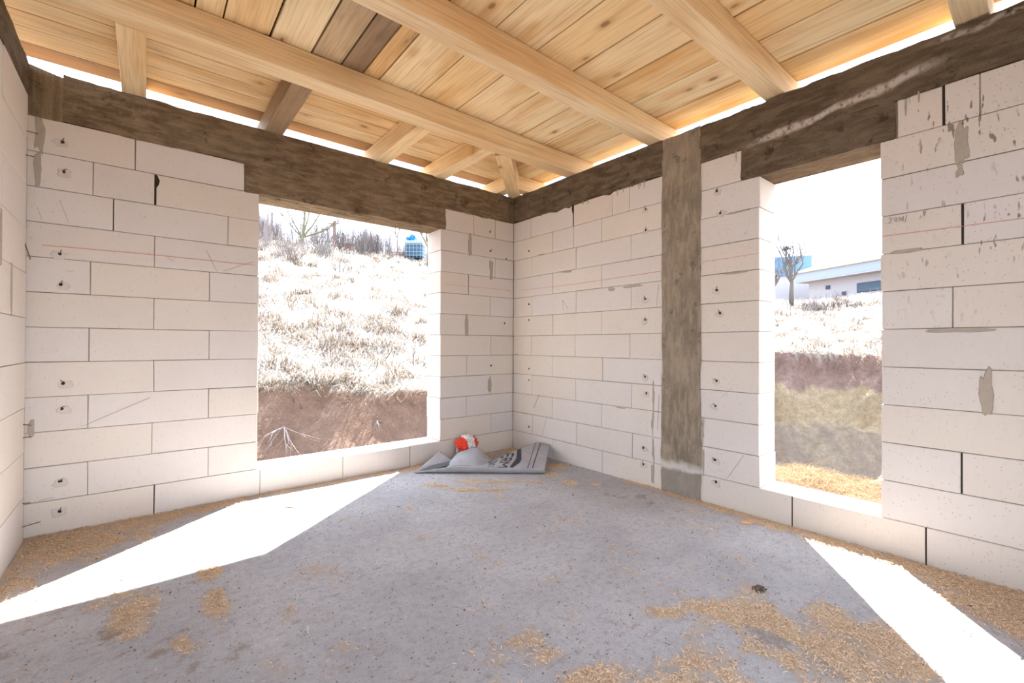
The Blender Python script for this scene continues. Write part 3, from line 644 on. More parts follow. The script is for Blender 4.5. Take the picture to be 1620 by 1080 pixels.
def solid(o, t):
    md = o.modifiers.new('thickness', 'SOLIDIFY'); md.thickness = t; md.offset = 0; return o
solid(link('sheet', mesh('sheet', V, Fc, True), M_MEM, mem), .0016)
# left flap folded up
P0, P1, P2, P3 = Vector((-.01, .0, .004)), Vector((.155, .30, .115)), Vector((.30, .26, .028)), Vector((.22, .07, .012))
V = []; n_ = 14
for i in range(n_+1):
    for j in range(n_+1):
        s, t = i/n_, j/n_; A_ = P0.lerp(P1, s); B_ = P0.lerp(P2, s); p = A_.lerp(B_, t); p.z += .02*math.sin(math.pi*t)*s*(1-s); V.append(p)
Fg = [[i*(n_+1)+j, (i+1)*(n_+1)+j, (i+1)*(n_+1)+j+1, i*(n_+1)+j+1] for i in range(n_) for j in range(n_)]
solid(link('fold', mesh('fold', V, Fg, True), M_MEM, mem), .0016)
# the bulging fold lying over the middle
V = []; nu2, nv2 = 30, 22
for i in range(nu2+1):
    for j in range(nv2+1):
        s, t = i/nu2, j/nv2
        x = .25+.35*s; y = .07+(.33-.08*s)*t
        env = math.sin(math.pi*min(1, max(0, s*.92+.06)))**.75
        ridge = .135*env*(math.sin(math.pi*min(1, t*.62+.06))**1.0)
        z = .018+ridge*(1-.25*s)+.014*math.sin(s*9+t*3)*env*t
        V.append((x+.05*t, y+.05*(1-s)*t, max(z, .006)))
Fg = [[i*(nv2+1)+j, (i+1)*(nv2+1)+j, (i+1)*(nv2+1)+j+1, i*(nv2+1)+j+1] for i in range(nu2) for j in range(nv2)]
solid(link('fold', mesh('fold', V, Fg, True), M_MEM, mem), .0016)
def near(a, b, lift=.0022):
    p = Vector(msurf(a, b)); e = .004
    n = (Vector(msurf(min(a+e, 1.104), b))-Vector(msurf(a-e, b))).cross(Vector(msurf(a, min(b+e, 1)))-Vector(msurf(a, b-e)))
    if n.length < 1e-9: n = Vector((0, 0, 1))
    n.normalize()
    if n.z < 0: n = -n
    return p+n*lift
def ab(a, y):
    """metres behind the fold -> b"""
    w = pl(a, W_); return .12+.88*max(0, min(1, (y-.012)/(w-.012)))
def print_poly(outline, name='print'):
    """flat print cut into small quads that follow the sheet"""
    bm = bmesh.new(); vs = [bm.verts.new((p[0], p[1], 0)) for p in outline]; bm.faces.new(vs)
    for ax in (0, 1):
        lo = min(p[ax] for p in outline); hi = max(p[ax] for p in outline); q = lo+.02
        while q < hi:
            no = Vector((1, 0, 0)) if ax == 0 else Vector((0, 1, 0)); co = Vector((q, 0, 0)) if ax == 0 else Vector((0, q, 0))
            bmesh.ops.bisect_plane(bm, geom=bm.verts[:]+bm.edges[:]+bm.faces[:], plane_co=co, plane_no=no); q += .02
    for v in bm.verts: v.co = near(v.co.x, ab(v.co.x, v.co.y))
    me = bpy.data.meshes.new(name); bm.to_mesh(me); bm.free(); return link(name, me, M_INK, mem)
def bar(a0, y0, a1, y1, w, name='print'):
    dx, dy = a1-a0, y1-y0; l = math.hypot(dx, dy); nx, ny = -dy/l*w/2, dx/l*w/2
    return print_poly([(a0-nx, y0-ny), (a1-nx, y1-ny), (a1+nx, y1+ny), (a0+nx, y0+ny)], name)
# two seam lines near the right end: one unbroken, one dashed
bar(.995, .015, 1.005, .57, .008, 'seam_line')
for k in range(10): bar(.955, .02+k*.058, .955, .057+k*.058, .008, 'seam_dash')
print_poly([(.80, .02), (.83, .02), (.872, .12), (.875, .20), (.835, .455), (.80, .44), (.825, .22), (.815, .13)], 'chevron')
GLYPH = {'E': [(0, 0, 1, 0), (0, 0, 0, .6), (.5, 0, .5, .5), (1, 0, 1, .6)], 'R': [(0, 0, 1, 0), (1, 0, 1, .5), (1, .5, .5, .5), (.5, .5, .5, 0), (.5, .2, 0, .6)],
         'M': [(0, 0, 1, 0), (1, 0, .45, .35), (.45, .35, 1, .7), (1, .7, 0, .7)], 'X': [(0, 0, 1, .6), (1, 0, 0, .6)],
         '2': [(1, 0, 1, .5), (1, .5, .5, .5), (.5, .5, 0, 0), (0, 0, 0, .6)], '1': [(0, .3, 1, .3)]}
def word(txt, a0, y_top, wa, h, step, sw):
    for k, ch in enumerate(txt):
        y0 = y_top-k*step
        for (u0, v0, u1, v1) in GLYPH[ch]: bar(a0+u0*wa, y0-v0*h, a0+u1*wa, y0-v1*h, sw, 'letter_stroke')
word('ERM', .70, .35, .082, .145, .112, .018)
word('2X1', .61, .215, .055, .10, .072, .013)
bar(.085, .05, .13, .075, .022, 'print_mark')
V = [(.03, .025, .006), (.16, .03, .03), (.30, .13, .045), (.26, .20, .05), (.10, .12, .03)]; solid(link('inner_side', mesh('inner_side', V, [[0, 1, 2, 3, 4]]), plain('membrane_back_shade', (.10, .10, .105)), mem), .0016)  # dark patch in the fold, reverse-side shading put into its colour

# sacking rag, red and white
def rag_material():
    t = NT('rag', .85, .2); O = t.obj(); x = t.xyz(O)
    w = t.noise(O, 22, 3, .6); s = t.math('ADD', t.math('ADD', t.math('MULTIPLY', x[0], 1.0), t.math('MULTIPLY', x[1], .35)), t.math('MULTIPLY', t.math('SUBTRACT', w, .5), .05))
    red = t.math('ADD', t.ramp(s, -.035, -.022, 1, 0), t.ramp(s, .05, .06), clamp=True)
    st = t.ramp(t.math('SINE', t.math('MULTIPLY', t.math('ADD', x[1], x[2]), 300)), .0, .5, 0, .75)
    base = t.mix(st, (.80, .79, .76), (.45, .46, .45)); c = t.mix(red, base, (.78, .07, .035)); return t.col(c)
bm = bmesh.new(); bmesh.ops.create_icosphere(bm, subdivisions=5, radius=1)
for v in bm.verts:
    p = v.co.copy(); f = 1+.30*mn.noise(p*1.7+Vector((3, 1, 0)))+.42*abs(mn.noise(p*3.3+Vector((0, 2, 1))))+.16*abs(mn.noise(p*8))-.15
    q = Vector((p.x*.105*f, p.y*.062*f, max(p.z, -.55)*.085*f)); arch = 1-(p.x*.8)**2; q.z += .018*arch; v.co = q
me = bpy.data.meshes.new('rag'); bm.to_mesh(me); bm.free(); me.polygons.foreach_set('use_smooth', [True]*len(me.polygons))
rag = link('cloth_rag', me, rag_material(), loc=(-.66, -.115, .135), rot=(.1, -.12, -.35))
tag(rag, 'crumpled red and white striped cloth lying on the membrane against the back wall', 'rag')
mb = MB()
for k in range(9):
    a = -.105+.004*k; y = -.03+.007*k; mb.tube([(a, y, .01), (a-.012, y-.006, -.02), (a-.014+.004*random.random(), y-.012, -.05)], [.0022, .002, .0012], 4)
mb.build('fringe', plain('fringe_thread', (.75, .70, .62)), rag)

# ------------------------------------------------------------------ outdoors: ground
def sstep(a, b, x): t = np.clip((x-a)/(b-a), 0, 1); return t*t*(3-2*t)
def ground(X, Y, want=False):
    wob = (fbm(X, Y, .9, 4, 61)-.5)*.9
    sy = Y-3.0+wob; sx = X-11.0+wob
    s = np.where((sy > 0) & (sx > 0), np.hypot(sx, sy), np.maximum(sy, sx))
    phi = np.degrees(np.arctan2(Y+3.68, X+3.04)); t = 1-sstep(25, 55, phi)
    e = (.30+.20*sstep(60, 80, phi))*(1-t)+.86*t+(fbm(X, Y, 2.1, 3, 66)-.5)*.22; k = .30*(1-t)+.175*t; sm = 24.0*(1-t)+18.0*t
    se = sm-np.logaddexp(0, (sm-s)*.7)/.7+0  # smooth min(s, sm)
    se = np.where(s > 0, np.minimum(s, sm)-.0, 0); se = se-np.clip(se-(sm-3), 0, 3)**2/6*.5
    up_ = e+k*se-np.clip(s-sm-6, 0, 60)*.03+(fbm(X, Y, .35, 3, 71)-.5)*.5*sstep(0, 3, s)+(fbm(X, Y, 1.7, 3, 81)-.5)*.22*sstep(0, 1, s)
    d = np.clip(-s, 0, 50)
    rill = (fbm(X*3.2, Y*1.2, 1.4, 4, 91)-.5)*.30*(1-t)+(fbm(X*1.2, Y*3.2, 1.4, 4, 91)-.5)*.3*t
    dA = e-np.clip(d*1.55, 0, 1.9)+rill*sstep(.0, .5, d)
    dB = e-np.interp(d, [0, .12, .42, .75, 1.1, 3.2, 50], [0, .42, .95, 1.70, 1.95, 3.35, 3.4])+rill*.7*sstep(.0, .3, d)
    dn = dA*(1-t)+dB*t
    hz = np.where(s > 0, up_, dn)
    # made-up ground beside the house, a little mound of straw in front of the right window
    db = np.maximum(np.maximum(X-.25, Y-.25), 0); r = np.where((X > .25) & (Y > .25), np.hypot(X-.25, Y-.25), db)
    pf = (-.48-.45*(1-t))-np.clip(r-2.75, 0, 9)*.8+.17*np.exp(-((X-2.75)**2+(Y+2.0)**2)/.8)+(fbm(X, Y, 3, 3, 95)-.5)*.10
    hz = np.maximum(hz, pf); 
    if want: return hz, s, t, d, pf >= hz-1e-6
    return hz
def axis_pts(segs):
    out = []
    for a, b, st in segs: out += list(np.arange(a, b, st))
    return np.array(out+[segs[-1][1]])
gx = axis_pts([(-30, -8, 2), (-8, 1.2, .28), (1.2, 4.5, .09), (4.5, 8.8, .22), (8.8, 11.6, .055), (11.6, 22, .25), (22, 44, .5), (44, 90, 4)])
gy = axis_pts([(-60, -12, 4), (-12, -3.5, .5), (-3.5, 1.4, .10), (1.4, 3.6, .055), (3.6, 12, .22), (12, 34, .45), (34, 90, 4)])
GX, GY = np.meshgrid(gx, gy, indexing='ij'); hz, s, t, d, plat = ground(GX, GY, True)
nx, ny = len(gx), len(gy); I = np.arange(nx*ny).reshape(nx, ny)
FQ = np.stack([I[:-1, :-1], I[1:, :-1], I[1:, 1:], I[:-1, 1:]], -1).reshape(-1, 4)
me = fast_mesh('hillside', np.c_[GX.ravel(), GY.ravel(), hz.ravel()], FQ)
f1 = fbm(GX, GY, 1.1, 4, 101)[..., None]; f2 = fbm(GX, GY, 5, 3, 111)[..., None]
def c3(*c): return np.array(c)[None, None]
straw = c3(.33, .295, .26)*(1-f1)+c3(.27, .235, .20)*f1; straw = straw*(.75+.5*f2)
soilA = c3(.125, .064, .036)*(1-f2)+c3(.24, .15, .10)*f2; grey = c3(.175, .135, .12); soilA = soilA*(1-f1*.6)+grey*f1*.6
red = c3(.14, .085, .065)*(1-f2)+c3(.24, .165, .14)*f2; yel = c3(.23, .165, .095)*(1-f2)+c3(.33, .26, .175)*f2; scr = c3(.205, .155, .11)*(1-f1)+c3(.27, .21, .15)*f1
dj = (d+(fbm(GX, GY, 2.2, 3, 121)-.5)*.18)[..., None]; T3 = t[..., None]
layB = np.where(dj < .36, red, np.where(dj < .86, yel, scr)); soil = soilA*(1-T3)+layB*T3
colr = np.where(s[..., None] > .02, straw, soil); colr = np.where(plat[..., None], c3(.14, .088, .05)*(.7+.6*f2), colr)
vcol(me, colr.reshape(-1, 3)); 
sc_mask = (t*(d > .9)*(~plat)).ravel()
vcol(me, np.c_[sc_mask, (s > 0).ravel()*1.0, sc_mask*0], 'mask'); me.polygons.foreach_set('use_smooth', [True]*len(me.polygons))
def ground_material():
    t = NT('earth', .95, .05); P = t.pos(); c = t.attr('tint'); mk = t.xyz(t.attr('mask'))
    n = t.noise(P, 6, 6, .7); c = t.mix(1.0, c, t.mix(n, (.38, .38, .38), (1.5, 1.5, 1.5)), 'MULTIPLY')
    n2 = t.noise(P, 30, 4, .7); c = t.mix(1.0, c, t.mix(n2, (.72, .70, .68), (1.25, 1.25, 1.25)), 'MULTIPLY')
    mp = t.t.nodes.new('ShaderNodeMapping'); mp.inputs['Scale'].default_value = (.22, 2.6, .2); mr = t.t.nodes.new('ShaderNodeMapping'); mr.inputs['Rotation'].default_value = (0, 0, math.radians(-40)); t.t.links.new(P, mr.inputs[0]); t.t.links.new(mr.outputs[0], mp.inputs[0])
    w = t.noise(mp.outputs[0], 1.6, 4, .6); c = t.mix(t.math('MULTIPLY', t.ramp(w, .42, .62), t.math('MULTIPLY', mk[0], .65)), c, (.16, .12, .095))
    n4 = t.noise(P, 2.6, 7, .8); c = t.mix(t.ramp(t.math('ABSOLUTE', t.math('SUBTRACT', n4, .5)), .0, .018, .55, 0), c, (.09, .065, .05)); c = t.mix(t.ramp(t.noise(P, 14, 3, .6), .66, .74, 0, .5), c, (.45, .40, .34))
    t.bump(t.math('ADD', n, t.math('MULTIPLY', n2, .5)), .6, .05); return t.col(c)
hs = link('hillside', me, ground_material()); hs['kind'] = 'structure'

def blade_material():
    t = NT('grass_blade', .9, .1); c = t.attr('tint'); t.col(c)
    tr = t.t.nodes.new('ShaderNodeBsdfTranslucent'); t.t.links.new(c, tr.inputs[0]); mx = t.t.nodes.new('ShaderNodeMixShader'); mx.inputs[0].default_value = .5
    t.t.links.new(t.b.outputs[0], mx.inputs[1]); t.t.links.new(tr.outputs[0], mx.inputs[2]); t.t.links.new(mx.outputs[0], t.t.nodes['Material Output'].inputs[0]); return t.m
M_BLADE = blade_material()
# grass: blades as geometry, many thousands -> stuff
def blades(name, X, Y, Hh, Wd, lean, col0, col1, label, z_off=0.0, droop=None):
    n = len(X); Z = ground(X, Y)-.02+z_off; a = RNG.uniform(0, 2*math.pi, n); b = RNG.uniform(0, 2*math.pi, n)
    lx, ly = np.cos(a)*lean*Hh, np.sin(a)*lean*Hh; V = np.empty((n, 5, 3)); wx, wy = np.cos(b)*Wd, np.sin(b)*Wd
    V[:, 0] = np.c_[X-wx, Y-wy, Z]; V[:, 1] = np.c_[X+wx, Y+wy, Z]
    V[:, 2] = np.c_[X+wx*.8+lx*.4, Y+wy*.8+ly*.4, Z+Hh*.65]; V[:, 3] = np.c_[X-wx*.8+lx*.4, Y-wy*.8+ly*.4, Z+Hh*.65]
    V[:, 4] = np.c_[X+lx, Y+ly, Z+Hh*(1-.25*lean)]
    B = (np.arange(n)*5)[:, None]; T = np.concatenate([B+np.array([0, 1, 2]), B+np.array([0, 2, 3]), B+np.array([3, 2, 4])])
    me = fast_mesh(name, V.reshape(-1, 3), T); r = np.repeat(RNG.random(n), 5)[:, None]; vcol(me, np.array(col0)[None]*(1-r)+np.array(col1)[None]*r)
    return tag(link(name, me, M_BLADE), label, 'grass', kind='stuff')
def fan(n, p0, p1, r0, r1):
    ph = np.radians(RNG.uniform(p0, p1, n)); r = r0*(r1/r0)**RNG.random(n); return CAM.x+np.cos(ph)*r, CAM.y+np.sin(ph)*r, r
Xs, Ys, Rs = [], [], []
for (n, p0, p1, r0, r1) in ((52000, 53, 92, 6.6, 36), (26000, 4, 34, 11.5, 34), (9000, -2, 60, 12, 36)):
    x, y, r = fan(n, p0, p1, r0, r1); Xs.append(x); Ys.append(y); Rs.append(r)
X, Y, R = map(np.concatenate, (Xs, Ys, Rs)); _, s, t, d, _p = ground(X, Y, True); k = s > .0; X, Y, R = X[k], Y[k], R[k]
dens = fbm(X, Y, 1.4, 3, 131); k = dens+RNG.uniform(-.2, .2, len(X)) > .42; X, Y, R = X[k], Y[k], R[k]
blades('dry_grass', X, Y, RNG.uniform(.08, .26, len(X))*(.8+R*.012), .0035+R*.00045, RNG.uniform(.9, 2.6, len(X)), (.25, .225, .20), (.41, .375, .335), 'pale bleached dry grass covering the hillside beyond both windows')
# darker tussocks
cx, cy, cr = fan(520, 53, 92, 6.9, 34); cx2, cy2, cr2 = fan(240, 4, 34, 11.8, 30); cx, cy, cr = np.r_[cx, cx2], np.r_[cy, cy2], np.r_[cr, cr2]
_, s, *_r = ground(cx, cy, True); k = s > .1; cx, cy, cr = cx[k], cy[k], cr[k]; m = 42
X = np.repeat(cx, m)+RNG.normal(0, .10, len(cx)*m)*(1+np.repeat(cr, m)*.02); Y = np.repeat(cy, m)+RNG.normal(0, .10, len(cx)*m)*(1+np.repeat(cr, m)*.02); R = np.repeat(cr, m)
blades('grass_tussocks', X, Y, RNG.uniform(.12, .30, len(X))*(.8+R*.01), .004+R*.0004, RNG.uniform(.2, 1.0, len(X)), (.11, .085, .07), (.25, .205, .165), 'darker brown tussocks of dead grass dotted over the hillside')
# overhanging turf along the top of the cut bank
n = 9000; X = np.r_[RNG.uniform(-6, 3.5, n), RNG.uniform(10.5, 11.6, n//2)]; Y = np.r_[RNG.uniform(2.4, 3.5, n), RNG.uniform(-3, 3, n//2)]
_, s, *_r = ground(X, Y, True); k = (s > -.12) & (s < .16); X, Y = X[k], Y[k]
blades('bank_turf', X, Y, RNG.uniform(.08, .24, len(X)), .004, RNG.uniform(.9, 2.2, len(X)), (.10, .07, .045), (.30, .25, .19), 'ragged dead turf hanging over the top of the cut bank')
n = 16000; X = RNG.uniform(1.2, 4.0, n); Y = RNG.uniform(-3.4, -1.0, n); k = RNG.random(n) < np.exp(-((X-2.6)**2+(Y+2.1)**2)/1.3); X, Y = X[k], Y[k]
blades('straw_heap', X, Y, RNG.uniform(.03, .10, len(X)), .0022, RNG.uniform(1.0, 3.0, len(X)), (.17, .10, .05), (.34, .23, .13), 'orange straw and shavings heaped outside the right window')

# ------------------------------------------------------------------ trees and shrubs
M_BARK = plain('bark', (.12, .10, .085), .9, var=.3, scale=12); M_BARKO = plain('olive_bark', (.17, .145, .085), .9, var=.25, scale=12); M_TWIG = plain('grey_twig', (.17, .145, .13), .9, var=.2)
M_TWIG2 = plain('pale_twig', (.27, .225, .21), .9, var=.2); M_TWIG3 = plain('brown_twig', (.13, .095, .08), .9, var=.2)
def grow(mb, p, d, L, r, depth, spread=.6, kids=(2, 3), upw=.15, n=4, taper=.72, rr=random):
    pts = [p]; rad = [r]; q = p.copy(); dd = d.copy(); segs = 3
    for i in range(segs):
        dd = (dd+Vector((rr.gauss(0, .13), rr.gauss(0, .13), rr.gauss(0, .08)+upw*.3))).normalized(); q = q+dd*L/segs; pts.append(q.copy()); rad.append(r*(1-(1-taper)*(i+1)/segs))
    mb.tube(pts, rad, n if depth > 1 else 3, cap=False)
    if depth <= 0: return
    for k in range(rr.randint(*kids)):
        i = rr.choice((1, 2, 3)) if k else 3
        a = Vector((rr.gauss(0, 1), rr.gauss(0, 1), rr.gauss(0, .6))); nd = (dd+a.normalized()*spread*rr.uniform(.6, 1.3)+Vector((0, 0, upw))).normalized()
        grow(mb, pts[i], nd, L*rr.uniform(.62, .85), rad[i]*.68, depth-1, spread, kids, upw, n, taper, rr)
def zg(x, y): return float(ground(np.array([x]), np.array([y]))[0])
# forked tree on the skyline, left window
rr = random.Random(5); b0 = Vector((3.98, 24.14, 0)); gz = zg(3.98, 24.14)
tr = empty('bare_tree', (b0.x, b0.y, gz)); tag(tr, 'bare forked tree with olive bark on the skyline of the left window', 'tree')
mb = MB(); F0 = Vector((0, 0, 7.25-gz)); mb.tube([(0, 0, -.2), (.03, 0, (7.25-gz)*.5), F0], [.17, .14, .13], 7)
br = MB()
for tip, r in (((-.75, .45, 8.9), .07), ((-.95, .65, 8.6), .06), ((.15, -.05, 9.6), .11), ((.95, -.75, 9.0), .08), ((1.75, -1.4, 8.25), .06), ((.45, -.35, 9.6), .08), ((1.5, -1.1, 8.0), .05)):
    T = Vector((tip[0], tip[1], tip[2]-gz)); Mi = F0.lerp(T, .5)+Vector((.05, .05, -.08)); br.tube([F0, Mi, T], [r*.85, r*.5, r*.28], 5, cap=False)
    for q in (.45, .6, .75, .9, 1.0, 1.0):
        p = F0.lerp(T, q); dd = (T-F0).normalized()
        grow(br, p, (dd+Vector((rr.gauss(0, .6), rr.gauss(0, .6), rr.gauss(.2, .4)))).normalized(), .42, .022, 2, .55, (2, 3), .12, 3, rr=rr)
mb.build('trunk', M_BARKO, tr, True); br.build('branches', M_BARKO, tr)
# trees of the right window
def skytree(name, x, y, h, r, lab, seed, spread=.55, nest=False, mat=M_BARK, depth=5, fork=.34):
    rr = random.Random(seed); g = zg(x, y); o = empty(name, (x, y, g)); tag(o, lab, 'tree'); mb = MB()
    f = Vector((.0, 0, h*fork)); mb.tube([(0, 0, -.15), (.04, .02, h*fork*.5), f], [r, r*.85, r*.8], 7); mb.build('trunk', mat, o, True); br = MB()
    for k in range(4):
        a = k*1.6+rr.uniform(-.3, .3); grow(br, f, Vector((math.cos(a)*.55, math.sin(a)*.55, 1)).normalized(), h*.27, r*.6, depth, spread, (2, 3), .25, 4, .7, rr)
    br.build('branches', mat, o)
    if nest:
        nb = MB()
        for k in range(70):
            a = Vector((rr.gauss(0, 1), rr.gauss(0, 1), rr.gauss(0, .6))).normalized()*.16; c = Vector((-.15, .2, h*.80)); b = Vector((rr.gauss(0, .1), rr.gauss(0, .1), rr.gauss(0, .06)))
            nb.tube([c+b-a, c+b+a], .012, 3)
        nb.build('twig_nest', M_TWIG3, o)
    return o
skytree('bare_tree', 23.76, 5.35, 3.9, .13, 'bare spreading tree with a dark nest, in front of the white house', 15, nest=True)
skytree('bare_tree', 25.5, 6.9, 2.9, .10, 'thinner bare tree at the left edge of the right window', 23, depth=4)
skytree('bare_tree', 11.6, 23.0, 3.6, .15, 'pale trunked bare tree just right of the blue water tank', 31, depth=4, mat=M_BARKO)
skytree('bare_tree', 9.9, 24.2, 2.9, .05, 'slender grey bare tree left of the blue water tank', 44, depth=4, mat=M_TWIG, fork=.5)
# thicket along the skyline: a few prototypes, then copies
def shrub(seed, h, w, n, mat):
    rr = random.Random(seed); mb = MB()
    for k in range(n):
        a = rr.uniform(0, 6.28); q = rr.uniform(.05, .45)*w
        grow(mb, Vector((math.cos(a)*q*.6, math.sin(a)*q*.6, -.1)), Vector((math.cos(a)*.3*q/w*2, math.sin(a)*.3*q/w*2, 1)).normalized(), h*rr.uniform(.3, .5), rr.uniform(.008, .016), 2, .38, (2, 3), .3, 3, rr=rr)
    me = mesh('bare_shrub', mb.V, mb.F); me.materials.append(mat); return me
protos = [shrub(60+i, 1.0, 1.0, 16, (M_TWIG, M_TWIG2, M_TWIG, M_TWIG3)[i % 4]) for i in range(6)]
rr = random.Random(77)
def put_shrub(x, y, hs, ws, lab, grp):
    me = rr.choice(protos)
    if abs(math.degrees(math.atan2(y-CAM.y, x-CAM.x))-62.6) < 1.9 and math.hypot(x-CAM.x, y-CAM.y) < 33: x += 1.5*0-3.0; y += 1.6; hs *= .8
    o = link('bare_shrub', me, None, loc=(x, y, zg(x, y)), rot=(0, 0, rr.uniform(0, 6.28))); o.scale = (ws, ws, hs); tag(o, lab, 'shrub', grp)
for i in range(52):
    ph = math.radians(rr.uniform(61, 84)); r = rr.uniform(27.5, 33); put_shrub(CAM.x+math.cos(ph)*r, CAM.y+math.sin(ph)*r, rr.uniform(1.3, 2.4), rr.uniform(1.0, 1.7), 'bare grey shrub in the tangled thicket along the skyline', 'shrubs of the skyline thicket')
for i in range(20):
    ph = math.radians(rr.uniform(71, 84)); r = rr.uniform(20, 27); put_shrub(CAM.x+math.cos(ph)*r, CAM.y+math.sin(ph)*r, rr.uniform(.7, 1.3), rr.uniform(.9, 1.5), 'pale bare shrub on the upper left slope below the forked tree', 'shrubs on the upper left slope')
for i in range(40):
    ph = math.radians(rr.uniform(61, 84)); r = rr.uniform(40, 46); put_shrub(CAM.x+math.cos(ph)*r, CAM.y+math.sin(ph)*r, rr.uniform(3.4, 5.2), rr.uniform(1.4, 2.4), 'tall slim bare sapling behind the posts on the skyline', 'saplings behind the skyline')
for i in range(16):
    ph = math.radians(rr.uniform(9, 22)); r = rr.uniform(24.5, 27.5); put_shrub(CAM.x+math.cos(ph)*r, CAM.y+math.sin(ph)*r, rr.uniform(.5, 1.0), rr.uniform(.7, 1.2), 'small bare shrub in the grass before the white house', 'shrubs before the white house')
def sapling(x, y, h, seed, lab, n=7, mat=M_TWIG3, sp=.5):
    r_ = random.Random(seed); mb = MB()
    for k in range(n):
        a = r_.uniform(0, 6.28); grow(mb, Vector((math.cos(a)*.04, math.sin(a)*.04, -.05)), Vector((math.cos(a)*sp, math.sin(a)*sp, 1)).normalized(), h*r_.uniform(.4, .6), .006, 1, .4, (1, 3), .25, 3, rr=r_)
    tag(mb.build('bramble', mat, loc=(x, y, zg(x, y))), lab, 'bramble')
sapling(-.62, 4.15, 1.1, 1, 'thin reddish bramble standing in the middle of the left window view')
sapling(.32, 4.3, .75, 2, 'low brown bramble right of the tall one, above the bank', 9, sp=.9)
sapling(1.05, 4.3, 1.0, 3, 'thin bramble at the right edge of the left window view', 6)
sapling(-1.35, 6.4, 1.1, 4, 'pale spindly bramble on the slope at the left of the left window', 6, M_TWIG2)
# roots and fallen branch on the bank
rr2 = random.Random(9)
for (x, y, lab, L) in ((-1.62, 2.78, 'pale dead branch fallen over the cut bank at the left', .55), (-.35, 2.75, 'short pale root hanging from the cut bank near the middle', .25)):
    mb = MB(); g = zg(x, y)
    for k in range(7 if L > .3 else 3): grow(mb, Vector((0, 0, .05)), Vector((rr2.uniform(-.9, 1), -.5+rr2.uniform(-.2, .2), rr2.uniform(-.5, .2))).normalized(), L*rr2.uniform(.3, .6), .0055, 2, .5, (1, 3), -.1, 4, rr=rr2)
    tag(mb.build('dead_branch', M_TWIG2, loc=(x, y, g)), lab, 'branch')
mb = MB(); r_ = random.Random(4)
for k in range(40):
    a = r_.uniform(0, 6.28); mb.tube([(0, 0, 0), (math.cos(a)*.12, math.sin(a)*.12, .1+r_.random()*.1), (math.cos(a)*.28, math.sin(a)*.28, .05+r_.random()*.16)], [.006, .005, .002], 3)
tag(mb.build('brush_pile', M_TWIG2, loc=(3.1, -2.72, zg(3.1, -2.72))), 'tangle of pale dry brush right of the straw heap outside', 'brush')

# ------------------------------------------------------------------ distant structures
M_POST = plain('dark_post', (.05, .05, .08), .6); M_POLE = plain('pole_wood', (.28, .15, .13)); 
def post(name, x, y, ztop, r, lab, cat, mat, grp=None, cross=False):
    g = zg(x, y); o = empty(name, (x, y, g)); mb = MB(); mb.tube([(0, 0, -.3), (0, 0, ztop-g)], [r, r*.85], 8); mb.build('shaft', mat, o)
    if cross:
        m2 = MB(); m2.box(-.45, .45, -.05, .05, ztop-g-.25, ztop-g-.15); m2.build('crossarm', mat, o, rot=(0, 0, -.7))
    else:
        m2 = MB(); m2.tube([(0, 0, ztop-g), (0, 0, ztop-g+.03)], [r*1.3, r*.6], 8); m2.build('cap', mat, o)
    return tag(o, lab, cat, grp)
post('utility_pole', 8.68, 33.2, 10.95, .13, 'reddish wooden utility pole beside the forked tree', 'pole', M_POLE, cross=True)
post('fence_post', 7.19, 26.68, 8.5, .055, 'dark metal post in front of the orange shed on the skyline', 'post', M_POST)
post('fence_post', 8.97, 25.22, 8.38, .05, 'dark metal post left of the pink roofed house', 'post', M_POST)
post('fence_post', 3.0, 27.2, 9.2, .06, 'dark metal post at the far left of the skyline', 'post', M_POST)
# caged water tank with barrels
tg = zg(11.8, 25.4); tb = 7.05; tk = empty('water_tank', (11.85, 25.45, tb)); tk.rotation_euler = (0, 0, math.atan2(25-25.89, 12.39-11.31)+.0)
tag(tk, 'blue and white caged water tank on the skyline', 'water tank')
MW = plain('tank_plastic', (.035, .10, .16), .4, var=.25, scale=3); MF = plain('cage_metal', (.30, .35, .38), .5); MBl = plain('barrel_blue', (.008, .15, .50), .4)
mb = MB(); mb.box(-.62, .62, -.5, .5, .17, 1.12, c=.06); mb.build('container', MW, tk); mb = MB(); mb.box(-.64, .64, -.52, .52, 1.10, 1.36, c=.05); mb.build('pale_top', MF, tk)
for xx in (-.5, -.25, 0, .25, .5):
    for yy in (-.53, .53): mb = MB(); mb.box(xx-.014, xx+.014, yy-.014, yy+.014, .12, 1.2); mb.build('cage_bar', MF, tk)
for zz in (.3, .55, .8, 1.05):
    mb = MB(); mb.box(-.65, .65, -.545, -.52, zz-.013, zz+.013); mb.box(-.65, .65, .52, .545, zz-.013, zz+.013); mb.box(-.655, -.63, -.54, .54, zz-.013, zz+.013); mb.box(.63, .655, -.54, .54, zz-.013, zz+.013); mb.build('cage_hoop', MF, tk)
mb = MB()
for xx in (-.55, 0, .55): mb.box(xx-.08, xx+.08, -.5, .5, -.25, .10)
mb.box(-.64, .64, -.52, .52, .10, .15); mb.build('pallet', M_POST, tk)
R3 = Matrix.Rotation(math.atan2(25-25.89, 12.39-11.31), 3, 'Z')
